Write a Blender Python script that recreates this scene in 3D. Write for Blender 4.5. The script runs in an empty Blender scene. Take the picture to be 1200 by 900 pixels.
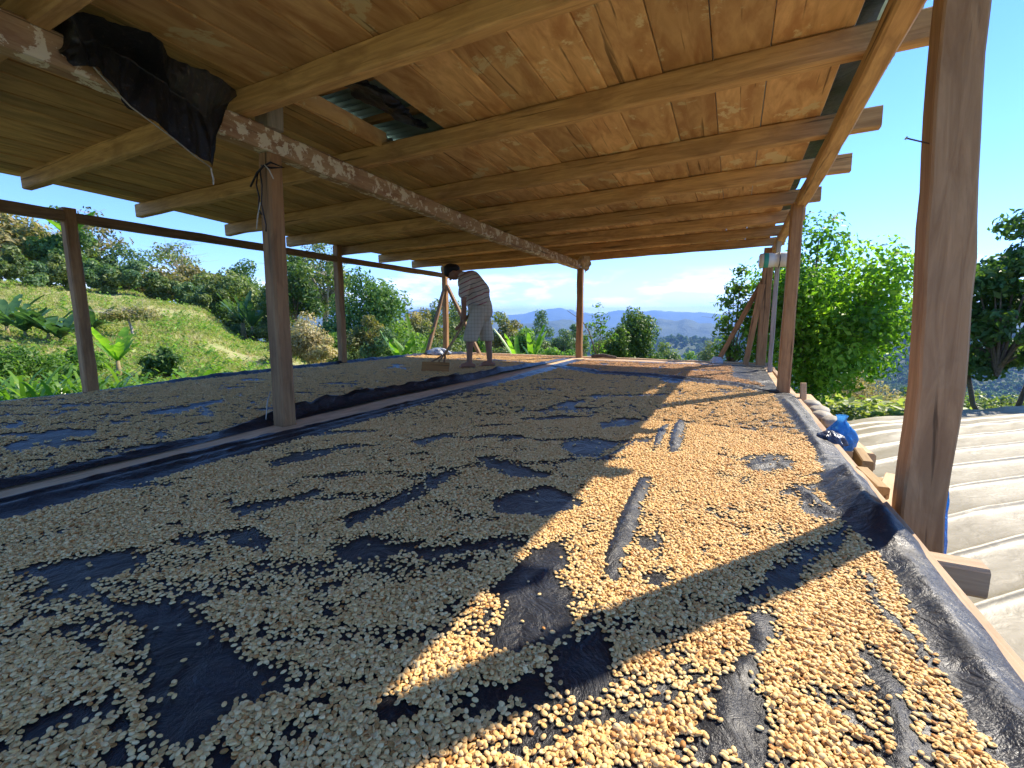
import bpy, bmesh, math, random
import numpy as np
from mathutils import Vector, Matrix, Euler
random.seed(7); rng = np.random.default_rng(11)
R = math.radians
scene = bpy.context.scene
col = scene.collection

# ------------------------------------------------------------------ camera
cam_data = bpy.data.cameras.new('camera'); cam = bpy.data.objects.new('camera', cam_data); col.objects.link(cam)
cam_data.sensor_width = 36; cam_data.lens = 15.87; cam_data.clip_start = .02; cam_data.clip_end = 60000
cam.location = (0, 0, .68); cam.rotation_euler = (R(82), 0, R(26))
scene.camera = cam

# ------------------------------------------------------------------ world, sun, exposure
SUN_EL = 43.0; SUN_AZ = 33.8            # azimuth measured from +Y towards +X
world = bpy.data.worlds.new('World'); scene.world = world; world.use_nodes = True
nt = world.node_tree; nt.nodes.clear()
def N(t, kind, **kw):
    n = t.nodes.new(kind)
    for k, v in kw.items():
        if k[0] == '_': setattr(n, k[1:], v)
        else:
            key = int(k[1:]) if k[0] == 'i' and k[1:].isdigit() else k.replace('_', ' ')
            n.inputs[key].default_value = v
    return n
sky = N(nt, 'ShaderNodeTexSky', _sky_type='NISHITA'); sky.sun_disc = False
sky.sun_elevation = R(SUN_EL); sky.sun_rotation = R(SUN_AZ); sky.altitude = 2200
sky.air_density = .8; sky.dust_density = 0; sky.ozone_density = 3.2
tc = N(nt, 'ShaderNodeTexCoord'); sep = N(nt, 'ShaderNodeSeparateXYZ'); nt.links.new(tc.outputs['Generated'], sep.inputs[0])
mp = N(nt, 'ShaderNodeMapping'); mp.inputs['Scale'].default_value = (7, 7, 26); nt.links.new(tc.outputs['Generated'], mp.inputs[0])
cn = N(nt, 'ShaderNodeTexNoise', Scale=1.0, Detail=7.0, Roughness=.58); nt.links.new(mp.outputs[0], cn.inputs['Vector'])
cr = N(nt, 'ShaderNodeMapRange', i1=.46, i2=.60, i3=0.0, i4=1.0); nt.links.new(cn.outputs[0], cr.inputs[0])
hb = N(nt, 'ShaderNodeValToRGB'); e = hb.color_ramp.elements
e[0].position = .008; e[0].color = (0, 0, 0, 1); e[1].position = .03; e[1].color = (1, 1, 1, 1)
e2 = hb.color_ramp.elements.new(.075); e2.color = (.6, .6, .6, 1); e3 = hb.color_ramp.elements.new(.11); e3.color = (0, 0, 0, 1)
nt.links.new(sep.outputs[2], hb.inputs[0])
mu = N(nt, 'ShaderNodeMath', _operation='MULTIPLY'); nt.links.new(cr.outputs[0], mu.inputs[0]); nt.links.new(hb.outputs[0], mu.inputs[1])
mu2 = N(nt, 'ShaderNodeMath', _operation='MULTIPLY', i1=.8); nt.links.new(mu.outputs[0], mu2.inputs[0])
cm = N(nt, 'ShaderNodeMixRGB'); cm.inputs[2].default_value = (7.5, 7.8, 8.2, 1)
shs = N(nt, 'ShaderNodeMixRGB', _blend_type='MULTIPLY'); shs.inputs[0].default_value = 1; shs.inputs[2].default_value = (1.08, .90, .93, 1); sh2 = N(nt, 'ShaderNodeHueSaturation', Saturation=1.2); nt.links.new(sky.outputs[0], sh2.inputs['Color']); nt.links.new(sh2.outputs[0], shs.inputs[1])
nt.links.new(mu2.outputs[0], cm.inputs[0]); nt.links.new(shs.outputs[0], cm.inputs[1])
bg = N(nt, 'ShaderNodeBackground', Strength=.12); nt.links.new(cm.outputs[0], bg.inputs[0])
wo = N(nt, 'ShaderNodeOutputWorld'); nt.links.new(bg.outputs[0], wo.inputs[0])
sun_data = bpy.data.lights.new('sun', 'SUN'); sun = bpy.data.objects.new('sun', sun_data); col.objects.link(sun)
sun_data.energy = 2.6; sun_data.angle = R(.55); sun_data.color = (1.0, .90, .74)
SUN_DIR = Vector((math.sin(R(SUN_AZ)) * math.cos(R(SUN_EL)), math.cos(R(SUN_AZ)) * math.cos(R(SUN_EL)), math.sin(R(SUN_EL))))
sun.rotation_euler = SUN_DIR.to_track_quat('Z', 'Y').to_euler()
scene.view_settings.view_transform = 'Standard'; scene.view_settings.look = 'None'
scene.view_settings.gamma = 1.0; scene.view_settings.exposure = 1.98
scene.cycles.max_bounces = 8; scene.cycles.diffuse_bounces = 5; scene.cycles.transparent_max_bounces = 8
scene.cycles.volume_bounces = 0

HAZE = 1.7e-4
# ------------------------------------------------------------------ bookkeeping
def tag(o, label=None, cat=None, group=None, kind=None):
    if label: o['label'] = label
    if cat: o['category'] = cat
    if group: o['group'] = group
    if kind: o['kind'] = kind
    return o
def link(name, data, mat=None, parent=None, loc=None):
    o = bpy.data.objects.new(name, data); col.objects.link(o)
    if mat is not None and data is not None and not data.materials: data.materials.append(mat)
    if parent: o.parent = parent
    if loc is not None: o.location = loc
    return o
def empty(name, loc, label, cat, group=None, rz=0):
    o = bpy.data.objects.new(name, None); col.objects.link(o); o.location = loc; o.rotation_euler.z = rz
    o.empty_display_size = .2
    return tag(o, label, cat, group)
def mesh(name, v, f, smooth=False):
    m = bpy.data.meshes.new(name); m.from_pydata([tuple(p) for p in v], [], f); m.update()
    if smooth: m.shade_smooth()
    return m
def fast_mesh(name, V, F, smooth=False, tint=None):
    """V (n,3) array, F (m,k) array of equal-size faces"""
    m = bpy.data.meshes.new(name); V = np.asarray(V, np.float32); F = np.asarray(F, np.int32)
    k = F.shape[1]; m.vertices.add(len(V)); m.vertices.foreach_set('co', V.ravel())
    m.loops.add(F.size); m.loops.foreach_set('vertex_index', F.ravel())
    m.polygons.add(len(F)); m.polygons.foreach_set('loop_start', np.arange(0, F.size, k, dtype=np.int32))
    if smooth: m.polygons.foreach_set('use_smooth', np.ones(len(F), bool))
    if tint is not None:
        a = m.attributes.new('tint', 'FLOAT', 'FACE'); a.data.foreach_set('value', np.asarray(tint, np.float32))
    m.update(); m.validate(); return m

# ------------------------------------------------------------------ smooth random fields
_lat = rng.random((256, 256))
def vnoise(x, y):
    x = np.asarray(x, float); y = np.asarray(y, float)
    xi = np.floor(x).astype(int); yi = np.floor(y).astype(int); fx = x - xi; fy = y - yi
    fx = fx * fx * (3 - 2 * fx); fy = fy * fy * (3 - 2 * fy)
    a = _lat[xi & 255, yi & 255]; b = _lat[(xi + 1) & 255, yi & 255]; c = _lat[xi & 255, (yi + 1) & 255]; d = _lat[(xi + 1) & 255, (yi + 1) & 255]
    return (a * (1 - fx) + b * fx) * (1 - fy) + (c * (1 - fx) + d * fx) * fy
def fbm(x, y, o=4):
    s = 0; a = .5; t = 0
    for i in range(o):
        s = s + a * vnoise(x * 2 ** i + 17.3 * i, y * 2 ** i + 9.1 * i); t += a; a *= .5
    return s / t
def smooth(a, b, x):
    t = np.clip((np.asarray(x, float) - a) / (b - a), 0, 1); return t * t * (3 - 2 * t)

# ------------------------------------------------------------------ materials
def new_mat(name):
    m = bpy.data.materials.new(name); m.use_nodes = True; t = m.node_tree
    b = t.nodes['Principled BSDF']; return m, t, b
def ramp(t, stops, src=None):
    r = t.nodes.new('ShaderNodeValToRGB'); el = r.color_ramp.elements
    while len(el) > 1: el.remove(el[-1])
    el[0].position = stops[0][0]; el[0].color = (*stops[0][1], 1)
    for p, c in stops[1:]:
        q = el.new(p); q.color = (*c, 1)
    if src is not None: t.links.new(src, r.inputs[0])
    return r
def plain(name, c, rough=.7, spec=.3, noise=0, nscale=20, bump=0):
    m, t, b = new_mat(name); b.inputs['Base Color'].default_value = (*c, 1); b.inputs['Roughness'].default_value = rough
    b.inputs['Specular IOR Level'].default_value = spec
    if noise or bump:
        tcx = N(t, 'ShaderNodeTexCoord'); nn = N(t, 'ShaderNodeTexNoise', Scale=nscale, Detail=5.0); t.links.new(tcx.outputs['Object'], nn.inputs['Vector'])
        if noise:
            r = ramp(t, [(.3, tuple(x * (1 - noise) for x in c)), (.7, tuple(min(1, x * (1 + noise)) for x in c))], nn.outputs[0]); t.links.new(r.outputs[0], b.inputs['Base Color'])
        if bump:
            bp = N(t, 'ShaderNodeBump', Strength=bump, Distance=.01); t.links.new(nn.outputs[0], bp.inputs['Height']); t.links.new(bp.outputs[0], b.inputs['Normal'])
    return m
def wood(name, dark, light, stain=None, stain_amt=.5, stain_scale=3, patch=None, patch_lo=.58, patch_scale=6, grain=1.0, rough=.75, vary=.25):
    """grain runs along local X; every board gets its own offset and tint"""
    m, t, b = new_mat(name); L = t.links
    tcx = N(t, 'ShaderNodeTexCoord'); oi = N(t, 'ShaderNodeObjectInfo')
    vm = N(t, 'ShaderNodeVectorMath', _operation='SCALE'); vm.inputs[0].default_value = (37, 53, 71); L.new(oi.outputs['Random'], vm.inputs['Scale'])
    ad = N(t, 'ShaderNodeVectorMath', _operation='ADD'); L.new(tcx.outputs['Object'], ad.inputs[0]); L.new(vm.outputs[0], ad.inputs[1])
    mp1 = N(t, 'ShaderNodeMapping'); mp1.inputs['Scale'].default_value = (1.2, 16 * grain, 16 * grain); L.new(ad.outputs[0], mp1.inputs[0])
    n1 = N(t, 'ShaderNodeTexNoise', Scale=2.2, Detail=8.0, Roughness=.62, Distortion=.9); L.new(mp1.outputs[0], n1.inputs['Vector'])
    mp2 = N(t, 'ShaderNodeMapping'); mp2.inputs['Scale'].default_value = (1, 3.2, 3.2); L.new(ad.outputs[0], mp2.inputs[0])
    n2 = N(t, 'ShaderNodeTexNoise', Scale=stain_scale, Detail=6.0, Roughness=.6, Distortion=.6); L.new(mp2.outputs[0], n2.inputs['Vector'])
    r1 = ramp(t, [(.28, dark), (.72, light)], n1.outputs[0])
    out = r1.outputs[0]
    if stain:
        r2 = ramp(t, [(.48, (0, 0, 0)), (.66, (1, 1, 1))], n2.outputs[0])
        ms = N(t, 'ShaderNodeMath', _operation='MULTIPLY', i1=stain_amt); L.new(r2.outputs[0], ms.inputs[0])
        mx = N(t, 'ShaderNodeMixRGB'); mx.inputs[2].default_value = (*stain, 1); L.new(ms.outputs[0], mx.inputs[0]); L.new(out, mx.inputs[1]); out = mx.outputs[0]
    if patch:
        n3 = N(t, 'ShaderNodeTexNoise', Scale=patch_scale, Detail=7.0, Roughness=.68, Distortion=.35); L.new(ad.outputs[0], n3.inputs['Vector'])
        r3 = ramp(t, [(patch_lo, (0, 0, 0)), (patch_lo + .03, (1, 1, 1))], n3.outputs[0])
        mx = N(t, 'ShaderNodeMixRGB'); mx.inputs[2].default_value = (*patch, 1); L.new(r3.outputs[0], mx.inputs[0]); L.new(out, mx.inputs[1]); out = mx.outputs[0]
    # sparse dark cracks along the grain
    mp4 = N(t, 'ShaderNodeMapping'); mp4.inputs['Scale'].default_value = (.8, 22, 22); L.new(ad.outputs[0], mp4.inputs[0])
    n4 = N(t, 'ShaderNodeTexNoise', Scale=1.3, Detail=3.0, Distortion=.4); L.new(mp4.outputs[0], n4.inputs['Vector'])
    r4 = ramp(t, [(.30, (.25, .25, .25)), (.36, (1, 1, 1))], n4.outputs[0])
    m4 = N(t, 'ShaderNodeMixRGB', _blend_type='MULTIPLY'); m4.inputs[0].default_value = .8; L.new(out, m4.inputs[1]); L.new(r4.outputs[0], m4.inputs[2])
    hs = N(t, 'ShaderNodeHueSaturation'); mr = N(t, 'ShaderNodeMapRange', i1=0.0, i2=1.0, i3=1 - vary, i4=1 + vary); L.new(oi.outputs['Random'], mr.inputs[0])
    L.new(mr.outputs[0], hs.inputs['Value']); L.new(m4.outputs[0], hs.inputs['Color']); L.new(hs.outputs[0], b.inputs['Base Color'])
    bp = N(t, 'ShaderNodeBump', Strength=.45, Distance=.006); L.new(n1.outputs[0], bp.inputs['Height'])
    bp2 = N(t, 'ShaderNodeBump', Strength=.5, Distance=.004); L.new(r4.outputs[0], bp2.inputs['Height']); L.new(bp.outputs[0], bp2.inputs['Normal']); L.new(bp2.outputs[0], b.inputs['Normal'])
    b.inputs['Roughness'].default_value = rough; b.inputs['Specular IOR Level'].default_value = .25
    return m
M = {}
M['plank'] = wood('ceiling_wood', (.42, .24, .10), (.74, .49, .235), stain=(.38, .19, .075), stain_amt=.75, patch=(.62, .50, .28), patch_lo=.575, patch_scale=3.6, grain=.28, vary=.22)
M['plank_old'] = wood('old_ceiling_wood', (.34, .20, .08), (.62, .39, .16), stain=(.27, .18, .075), stain_amt=.7, grain=.4, vary=.25)
M['rafter'] = wood('rafter_wood', (.36, .205, .085), (.68, .44, .20), stain=(.28, .16, .07), stain_amt=.6, vary=.15)
M['post'] = wood('post_wood', (.24, .125, .055), (.46, .26, .115), stain=(.15, .08, .04), stain_amt=.5, vary=.15)
M['bigpost'] = wood('near_post_wood', (.28, .15, .07), (.50, .30, .15), stain=(.21, .115, .055), stain_amt=.5, grain=.8, vary=.05)
M['beam'] = wood('flaky_beam_wood', (.30, .18, .10), (.52, .37, .23), stain=(.24, .12, .075), stain_amt=.8, patch=(.70, .63, .50), patch_lo=.53, patch_scale=13, vary=.02)
M['rail'] = wood('rail_wood', (.17, .10, .055), (.33, .21, .11), stain=(.11, .07, .04), stain_amt=.5, vary=.1)
M['floor'] = wood('floor_wood', (.44, .28, .15), (.68, .48, .28), stain=(.36, .24, .13), stain_amt=.5, grain=.5, vary=.1)
M['edge'] = wood('edge_wood', (.34, .22, .13), (.56, .40, .25), stain=(.26, .16, .09), vary=.05)
M['offcut'] = wood('offcut_wood', (.30, .19, .08), (.52, .35, .16), vary=.1)
M['grey_wood'] = wood('grey_wood', (.22, .19, .16), (.42, .38, .33), vary=.1)

def tarp_mat(name, base, rough, crump=1.0):
    m, t, b = new_mat(name); L = t.links
    tcx = N(t, 'ShaderNodeTexCoord')
    n0 = N(t, 'ShaderNodeTexNoise', Scale=2.5, Detail=5.0); L.new(tcx.outputs['Object'], n0.inputs['Vector'])
    r = ramp(t, [(.35, base), (.75, tuple(x * 2.2 + .012 for x in base))], n0.outputs[0])
    nd = N(t, 'ShaderNodeTexNoise', Scale=60.0, Detail=3.0, Roughness=.7); L.new(tcx.outputs['Object'], nd.inputs['Vector'])
    rd = ramp(t, [(.60, (0, 0, 0)), (.8, (.4, .4, .4))], nd.outputs[0])
    mx = N(t, 'ShaderNodeMixRGB'); mx.inputs[2].default_value = (.20, .16, .12, 1); L.new(rd.outputs[0], mx.inputs[0]); L.new(r.outputs[0], mx.inputs[1]); L.new(mx.outputs[0], b.inputs['Base Color'])
    n1 = N(t, 'ShaderNodeTexNoise', Scale=9.0, Detail=6.0, Roughness=.62, Distortion=1.6); L.new(tcx.outputs['Object'], n1.inputs['Vector'])
    n2 = N(t, 'ShaderNodeTexNoise', Scale=55.0, Detail=4.0, Roughness=.7, Distortion=.8); L.new(tcx.outputs['Object'], n2.inputs['Vector'])
    b1 = N(t, 'ShaderNodeBump', Strength=.8 * crump, Distance=.02); L.new(n1.outputs[0], b1.inputs['Height'])
    b2 = N(t, 'ShaderNodeBump', Strength=.6 * crump, Distance=.004); L.new(n2.outputs[0], b2.inputs['Height']); L.new(b1.outputs[0], b2.inputs['Normal'])
    L.new(b2.outputs[0], b.inputs['Normal'])
    rr = N(t, 'ShaderNodeMapRange', i1=.3, i2=.7, i3=rough - .08, i4=rough + .1); L.new(n1.outputs[0], rr.inputs[0]); L.new(rr.outputs[0], b.inputs['Roughness'])
    b.inputs['Specular IOR Level'].default_value = .36
    return m
M['tarp'] = tarp_mat('black_plastic_sheet', (.006, .007, .010), .42)
M['drape'] = tarp_mat('black_draped_plastic', (.005, .005, .006), .40, .5)

def bean_mat(name, c0, c1, c2):
    m, t, b = new_mat(name); L = t.links
    oi = N(t, 'ShaderNodeObjectInfo'); ge = N(t, 'ShaderNodeNewGeometry')
    a = N(t, 'ShaderNodeMath', _operation='ADD'); L.new(oi.outputs['Random'], a.inputs[0]); L.new(ge.outputs['Random Per Island'], a.inputs[1])
    fr = N(t, 'ShaderNodeMath', _operation='FRACT'); L.new(a.outputs[0], fr.inputs[0])
    r = ramp(t, [(0, c0), (.5, c1), (.9, c2), (.94, c2), (.945, (c0[0] * .55, c0[1] * .45, c0[2] * .35)), (1, (c0[0] * .8, c0[1] * .6, c0[2] * .45))], fr.outputs[0])
    L.new(r.outputs[0], b.inputs['Base Color']); b.inputs['Roughness'].default_value = .62; b.inputs['Specular IOR Level'].default_value = .3
    return m
M['bean'] = bean_mat('parchment_bean', (.64, .38, .13), (.76, .49, .19), (.83, .60, .28))
M['bean_rear'] = bean_mat('reddish_bean', (.50, .27, .11), (.62, .36, .15), (.68, .43, .20))

def leaf_mat(name, stops, trans=.35, rough=.5):
    k_ = 1.45 if 'banana' not in name and 'strap' not in name else 1.0; stops = [(p, tuple(min(.6, q * k_) for q in c)) for p, c in stops]
    m, t, b = new_mat(name); L = t.links
    at = N(t, 'ShaderNodeAttribute', _attribute_name='tint')
    r = ramp(t, stops, at.outputs['Fac'])
    oi = N(t, 'ShaderNodeObjectInfo'); hs = N(t, 'ShaderNodeHueSaturation'); mr = N(t, 'ShaderNodeMapRange', i1=0.0, i2=1.0, i3=.85, i4=1.15); L.new(oi.outputs['Random'], mr.inputs[0]); L.new(mr.outputs[0], hs.inputs['Value']); L.new(r.outputs[0], hs.inputs['Color'])
    L.new(hs.outputs[0], b.inputs['Base Color']); b.inputs['Roughness'].default_value = rough; b.inputs['Specular IOR Level'].default_value = .35
    tr = N(t, 'ShaderNodeBsdfTranslucent'); br = N(t, 'ShaderNodeMixRGB', _blend_type='MULTIPLY'); br.inputs[0].default_value = 1; br.inputs[2].default_value = (1.7, 1.8, .7, 1); L.new(hs.outputs[0], br.inputs[1]); L.new(br.outputs[0], tr.inputs[0])
    mx = N(t, 'ShaderNodeMixShader'); mx.inputs[0].default_value = trans; L.new(b.outputs[0], mx.inputs[1]); L.new(tr.outputs[0], mx.inputs[2])
    L.new(mx.outputs[0], t.nodes['Material Output'].inputs[0]); return m
LM = {}
LM['dark'] = leaf_mat('dark_leaves', [(0, (.02, .05, .014)), (.5, (.05, .105, .026)), (1, (.12, .18, .05))])
LM['green'] = leaf_mat('green_leaves', [(0, (.03, .08, .015)), (.5, (.08, .16, .03)), (1, (.17, .25, .05))], .45)
LM['olive'] = leaf_mat('olive_leaves', [(0, (.04, .07, .02)), (.5, (.09, .13, .04)), (1, (.18, .20, .08))])
LM['brown'] = leaf_mat('brownish_leaves', [(0, (.05, .07, .02)), (.45, (.11, .12, .04)), (1, (.24, .18, .08))])
LM['blue'] = leaf_mat('bluish_leaves', [(0, (.03, .07, .03)), (.5, (.075, .135, .06)), (1, (.15, .21, .09))])
LM['bright'] = leaf_mat('bright_leaves', [(0, (.035, .09, .012)), (.5, (.10, .21, .02)), (1, (.24, .36, .04))], .5)
LM['vine'] = leaf_mat('vine_leaves', [(0, (.02, .05, .012)), (.4, (.045, .09, .02)), (.85, (.12, .19, .04)), (1, (.26, .30, .06))])
LM['grass'] = leaf_mat('grass_leaves', [(0, (.08, .13, .03)), (.5, (.17, .21, .06)), (1, (.30, .31, .12))], .4)
LM['dry'] = leaf_mat('dry_leaves', [(0, (.14, .12, .05)), (.5, (.30, .24, .12)), (1, (.46, .40, .26))], .25, .7)
LM['banana'] = leaf_mat('banana_leaves', [(0, (.05, .14, .02)), (.5, (.12, .27, .03)), (1, (.24, .38, .05))], .5, .35)
LM['banana_dark'] = leaf_mat('dark_banana_leaves', [(0, (.02, .07, .025)), (.5, (.05, .12, .045)), (1, (.10, .19, .07))], .3, .35)
LM['strap'] = leaf_mat('strap_leaves', [(0, (.05, .13, .02)), (.5, (.11, .24, .03)), (1, (.22, .36, .06))], .4, .3)
M['bark'] = wood('bark', (.10, .075, .05), (.24, .19, .14), vary=.2)
M['pale_bark'] = wood('pale_bark', (.30, .26, .21), (.55, .50, .43), vary=.1)
M['stem'] = plain('banana_stem', (.25, .20, .09), .6, .3, .35, 12, .3)

# ------------------------------------------------------------------ geometry helpers
def beam_mesh(name, pts, ws, hs, seg=.28, bev=.12, wob=.003, up=(0, 0, 1)):
    """squared timber along a polyline: local X follows the first-to-last direction; ws/hs per point. returns mesh, matrix"""
    P = [Vector(p) for p in pts]; o = P[0]; xd = (P[-1] - P[0]).normalized(); u = Vector(up)
    if abs(xd.dot(u)) > .95: u = Vector((0, 1, 0))
    yd = u.cross(xd).normalized(); zd = xd.cross(yd).normalized()
    Mx = Matrix((xd, yd, zd)).transposed().to_4x4(); Mx.translation = o; inv = Mx.inverted()
    if not hasattr(ws, '__len__'): ws = [ws] * len(P)
    if not hasattr(hs, '__len__'): hs = [hs] * len(P)
    rows = []
    for i in range(len(P) - 1):
        n = max(1, int((P[i + 1] - P[i]).length / seg))
        for k in range(n + (i == len(P) - 2)):
            t = k / n; rows.append((inv @ P[i].lerp(P[i + 1], t), ws[i] * (1 - t) + ws[i + 1] * t, hs[i] * (1 - t) + hs[i + 1] * t))
    v = []; f = []
    for j, (c, w, h) in enumerate(rows):
        b = bev * min(w, h); w2 = w / 2 + random.uniform(-wob, wob); h2 = h / 2 + random.uniform(-wob, wob); cy = random.uniform(-wob, wob); cz = random.uniform(-wob, wob)
        for (y, z) in ((-w2 + b, -h2), (w2 - b, -h2), (w2, -h2 + b), (w2, h2 - b), (w2 - b, h2), (-w2 + b, h2), (-w2, h2 - b), (-w2, -h2 + b)):
            v.append((c.x, c.y + cy + y, c.z + cz + z))
    for j in range(len(rows) - 1):
        a = j * 8; bb = a + 8
        for k in range(8):
            k2 = (k + 1) % 8; f.append((a + k, a + k2, bb + k2, bb + k))
    f.append(tuple(range(7, -1, -1))); e0 = (len(rows) - 1) * 8; f.append(tuple(range(e0, e0 + 8)))
    return mesh(name, v, f), Mx
def beam(name, pts, w, h, mat, parent=None, **kw):
    me, Mx = beam_mesh(name, pts, w, h, **kw); o = link(name, me, mat, parent)
    if parent is not None: o.matrix_parent_inverse = Matrix.Identity(4); o.matrix_basis = Matrix.Translation(-Vector(parent.location)) @ Mx
    else: o.matrix_basis = Mx
    return o
def tube(name, pts, rs, mat, parent=None, n=8, local=False, smoothed=True):
    P = [Vector(p) for p in pts]
    if not hasattr(rs, '__len__'): rs = [rs] * len(P)
    off = Vector((0, 0, 0)) if (parent is None or local) else Vector(parent.location)
    v = []; f = []
    for i, p in enumerate(P):
        d = (P[min(i + 1, len(P) - 1)] - P[max(i - 1, 0)]).normalized(); u = Vector((0, 0, 1)) if abs(d.z) < .9 else Vector((1, 0, 0))
        a = d.cross(u).normalized(); b = d.cross(a)
        for k in range(n):
            t = 2 * math.pi * k / n; v.append(p - off + (a * math.cos(t) + b * math.sin(t)) * rs[i])
    for i in range(len(P) - 1):
        for k in range(n):
            k2 = (k + 1) % n; f.append((i * n + k, i * n + k2, i * n + n + k2, i * n + n + k))
    f.append(tuple(range(n - 1, -1, -1))); f.append(tuple(range((len(P) - 1) * n, len(P) * n)))
    return link(name, mesh(name, v, f, smoothed), mat, parent)
def tube_arrays(P, rs, n=6):
    P = [Vector(p) for p in P]; v = []; f = []
    for i, p in enumerate(P):
        d = (P[min(i + 1, len(P) - 1)] - P[max(i - 1, 0)]).normalized(); u = Vector((0, 0, 1)) if abs(d.z) < .9 else Vector((1, 0, 0))
        a = d.cross(u).normalized(); b = d.cross(a)
        for k in range(n):
            t = 2 * math.pi * k / n; v.append(tuple(p + (a * math.cos(t) + b * math.sin(t)) * rs[i]))
    for i in range(len(P) - 1):
        for k in range(n):
            k2 = (k + 1) % n; f.append((i * n + k, i * n + k2, i * n + n + k2, i * n + n + k))
    return v, f

# ================================================================== SHED
shed = empty('drying_shed', (0, 0, 0), 'open-sided timber drying shed with planked ceiling, posts, rafters and raised floor', 'shed')
XL, XC, XR = -5.46, -2.55, .485
def sag(y): return float(np.interp(y, [0, 1.75, 2.65, 3.5, 4.3, 8], [.05, .055, .035, 0, -.02, -.035]))
def zr(x, y=3.5): return 1.76 + .0205 * (x + 2.5) + sag(y)          # underside of rafters
RH = .125                                           # rafter height
rafter_y = [.15, .90, 1.75, 2.647, 3.54, 4.34, 5.25, 6.15, 7.05, 7.98]
# posts
beam('post', [(XL, 2.06, -.9), (XL, 2.06, 1.68)], .10, .095, M['post'], shed)
beam('post', [(XL, 5.16, -1), (XL, 5.17, 1.80)], .11, .10, M['post'], shed)
beam('post', [(XL + .02, 7.98, -1.2), (XL + .02, 7.98, 1.72)], .10, .10, M['post'], shed)
beam('post', [(-2.575, 1.92, -.5), (-2.565, 1.93, .9), (-2.545, 1.93, 1.655)], [.105, .10, .10], [.105, .10, .095], M['post'], shed, wob=.0015)
beam('post', [(-2.53, 1.93, 1.79), (-2.52, 1.93, 1.95)], .13, .10, M['grey_wood'], shed)
beam('post', [(-2.50, 7.92, -1.2), (-2.51, 7.92, 1.60)], .105, .10, M['post'], shed)
big = beam('post', [(.675, 2.08, -.75), (.650, 2.08, 0), (.652, 2.07, .45), (.632, 2.07, .88), (.602, 2.06, 1.25), (.583, 2.05, 1.62), (.575, 2.05, 2.25)], [.125, .125, .125, .13, .118, .112, .11], [.125, .12, .12, .115, .11, .11, .11], M['bigpost'], shed, wob=.0025, seg=.12, bev=.06)
beam('post', [(.470, 4.97, -1), (.45, 4.97, 1.72)], .105, .10, M['post'], shed)
beam('post', [(.475, 6.93, -1), (.455, 6.93, 1.72)], .055, .07, M['grey_wood'], shed)
beam('post', [(.40, 7.98, -1.2), (.41, 7.98, 1.76)], .14, .10, M['post'], shed)
# braces
beam('brace', [(.36, 8.0, 1.30), (-.20, 8.03, .02)], .10, .07, M['post'], shed)
beam('brace', [(.34, 7.85, 1.22), (.20, 7.95, .0)], .085, .05, M['post'], shed)
beam('brace', [(XL + .05, 7.90, 1.30), (XL + .07, 7.22, .0)], .07, .06, M['rail'], shed)
beam('brace', [(XL + .08, 7.97, 1.40), (-4.62, 7.99, -.02)], .08, .06, M['rail'], shed)
# long beams
CB = beam('centre_beam', [(-2.56, -.05, 1.775), (-2.56, .9, 1.765), (-2.56, 1.7, 1.738), (-2.56, 2.4, 1.715), (-2.565, 5, 1.660), (-2.56, 8.1, 1.652)], .11, [.135, .135, .135, .135, .13, .13], M['beam'], shed, seg=.16, wob=.003, bev=.1)
beam('side_beam', [(XR, -.05, 1.815), (XR, 1.75, 1.82), (XR, 2.65, 1.80), (XR, 3.5, 1.768), (XR, 5, 1.748), (XR, 8.3, 1.735)], .09, .10, M['rafter'], shed, wob=.003)
beam('side_rail', [(XL, 2.03, 1.605), (XL, 8.15, 1.60)], .085, .085, M['rail'], shed)
beam('side_rail', [(XL + .015, -.05, 1.63), (XL + .015, 2.015, 1.605)], .085, .095, M['rail'], shed)
# rafters
for i, y in enumerate(rafter_y):
    xl = [-5.56, -5.55, -5.36, -5.56, -5.55, -5.50, -5.52, -5.55, -5.55, -5.53][i]
    xr = [.7, .68, .66, .70, .715, .72, .66, .64, .62, .60][i]
    jz = random.uniform(-.006, .006); w = random.uniform(.062, .08); h = RH + random.uniform(-.006, .008)
    if i == 1: xl = -5.55
    cut = -2.55
    mid = -2.9 if i % 2 else -2.2
    beam('rafter', [(xl, y + w / 2 + random.uniform(-.015, .015), zr(xl, y) + RH / 2 + jz), (mid, y + w / 2, zr(mid, y) + RH / 2 + jz), (xr, y + w / 2 + random.uniform(-.01, .01), zr(xr, y) + RH / 2 + jz)], w, h, M['rafter'], shed, wob=.0035, seg=.3)
# ceiling planks: long boards along Y lying on the rafters, butt joints over rafters
x = -5.50; k = 0; hole = (-2.40, -1.80)
xs = []
while x < .40:
    w = random.uniform(.235, .295) if x > -2.5 else random.uniform(.17, .26)
    if x < -2.40 < x + w: w = -2.40 - x
    if abs(x + 2.40) < 1e-6: w = .29
    elif abs(x + 2.11) < 1e-6: w = .31
    if x + w > .34: w = .405 - x
    xs.append((x, w)); x += w
joints_a = [.03, 2.69, 5.29, 8.05]; joints_b = [.03, 1.79, 4.38, 6.19, 8.05]
for k, (x, w) in enumerate(xs):
    js = joints_a if k % 2 else joints_b
    if x >= -2.45 and x < -1.85:
        js = [.03, 1.83, 2.72, 5.29, 8.05]
    for a, b in zip(js[:-1], js[1:]):
        if -2.45 < x < -1.85 and a == 1.83: 
            if x < -2.2: pass
            continue
        g = random.uniform(.002, .005)
        jz = RH + .010 + random.uniform(0, .003); ym = [q for q in (1.75, 2.65, 3.5, 4.3) if a + .2 < q < b - .2]
        m = M['plank'] if x > -2.45 else M['plank_old']
        beam('ceiling_plank', [(x + w / 2, q, zr(x + w / 2, q) + jz) for q in [a + .004] + ym + [b - .004]], w - g, .022, m, shed, seg=3, bev=.1, wob=.0008)
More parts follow.
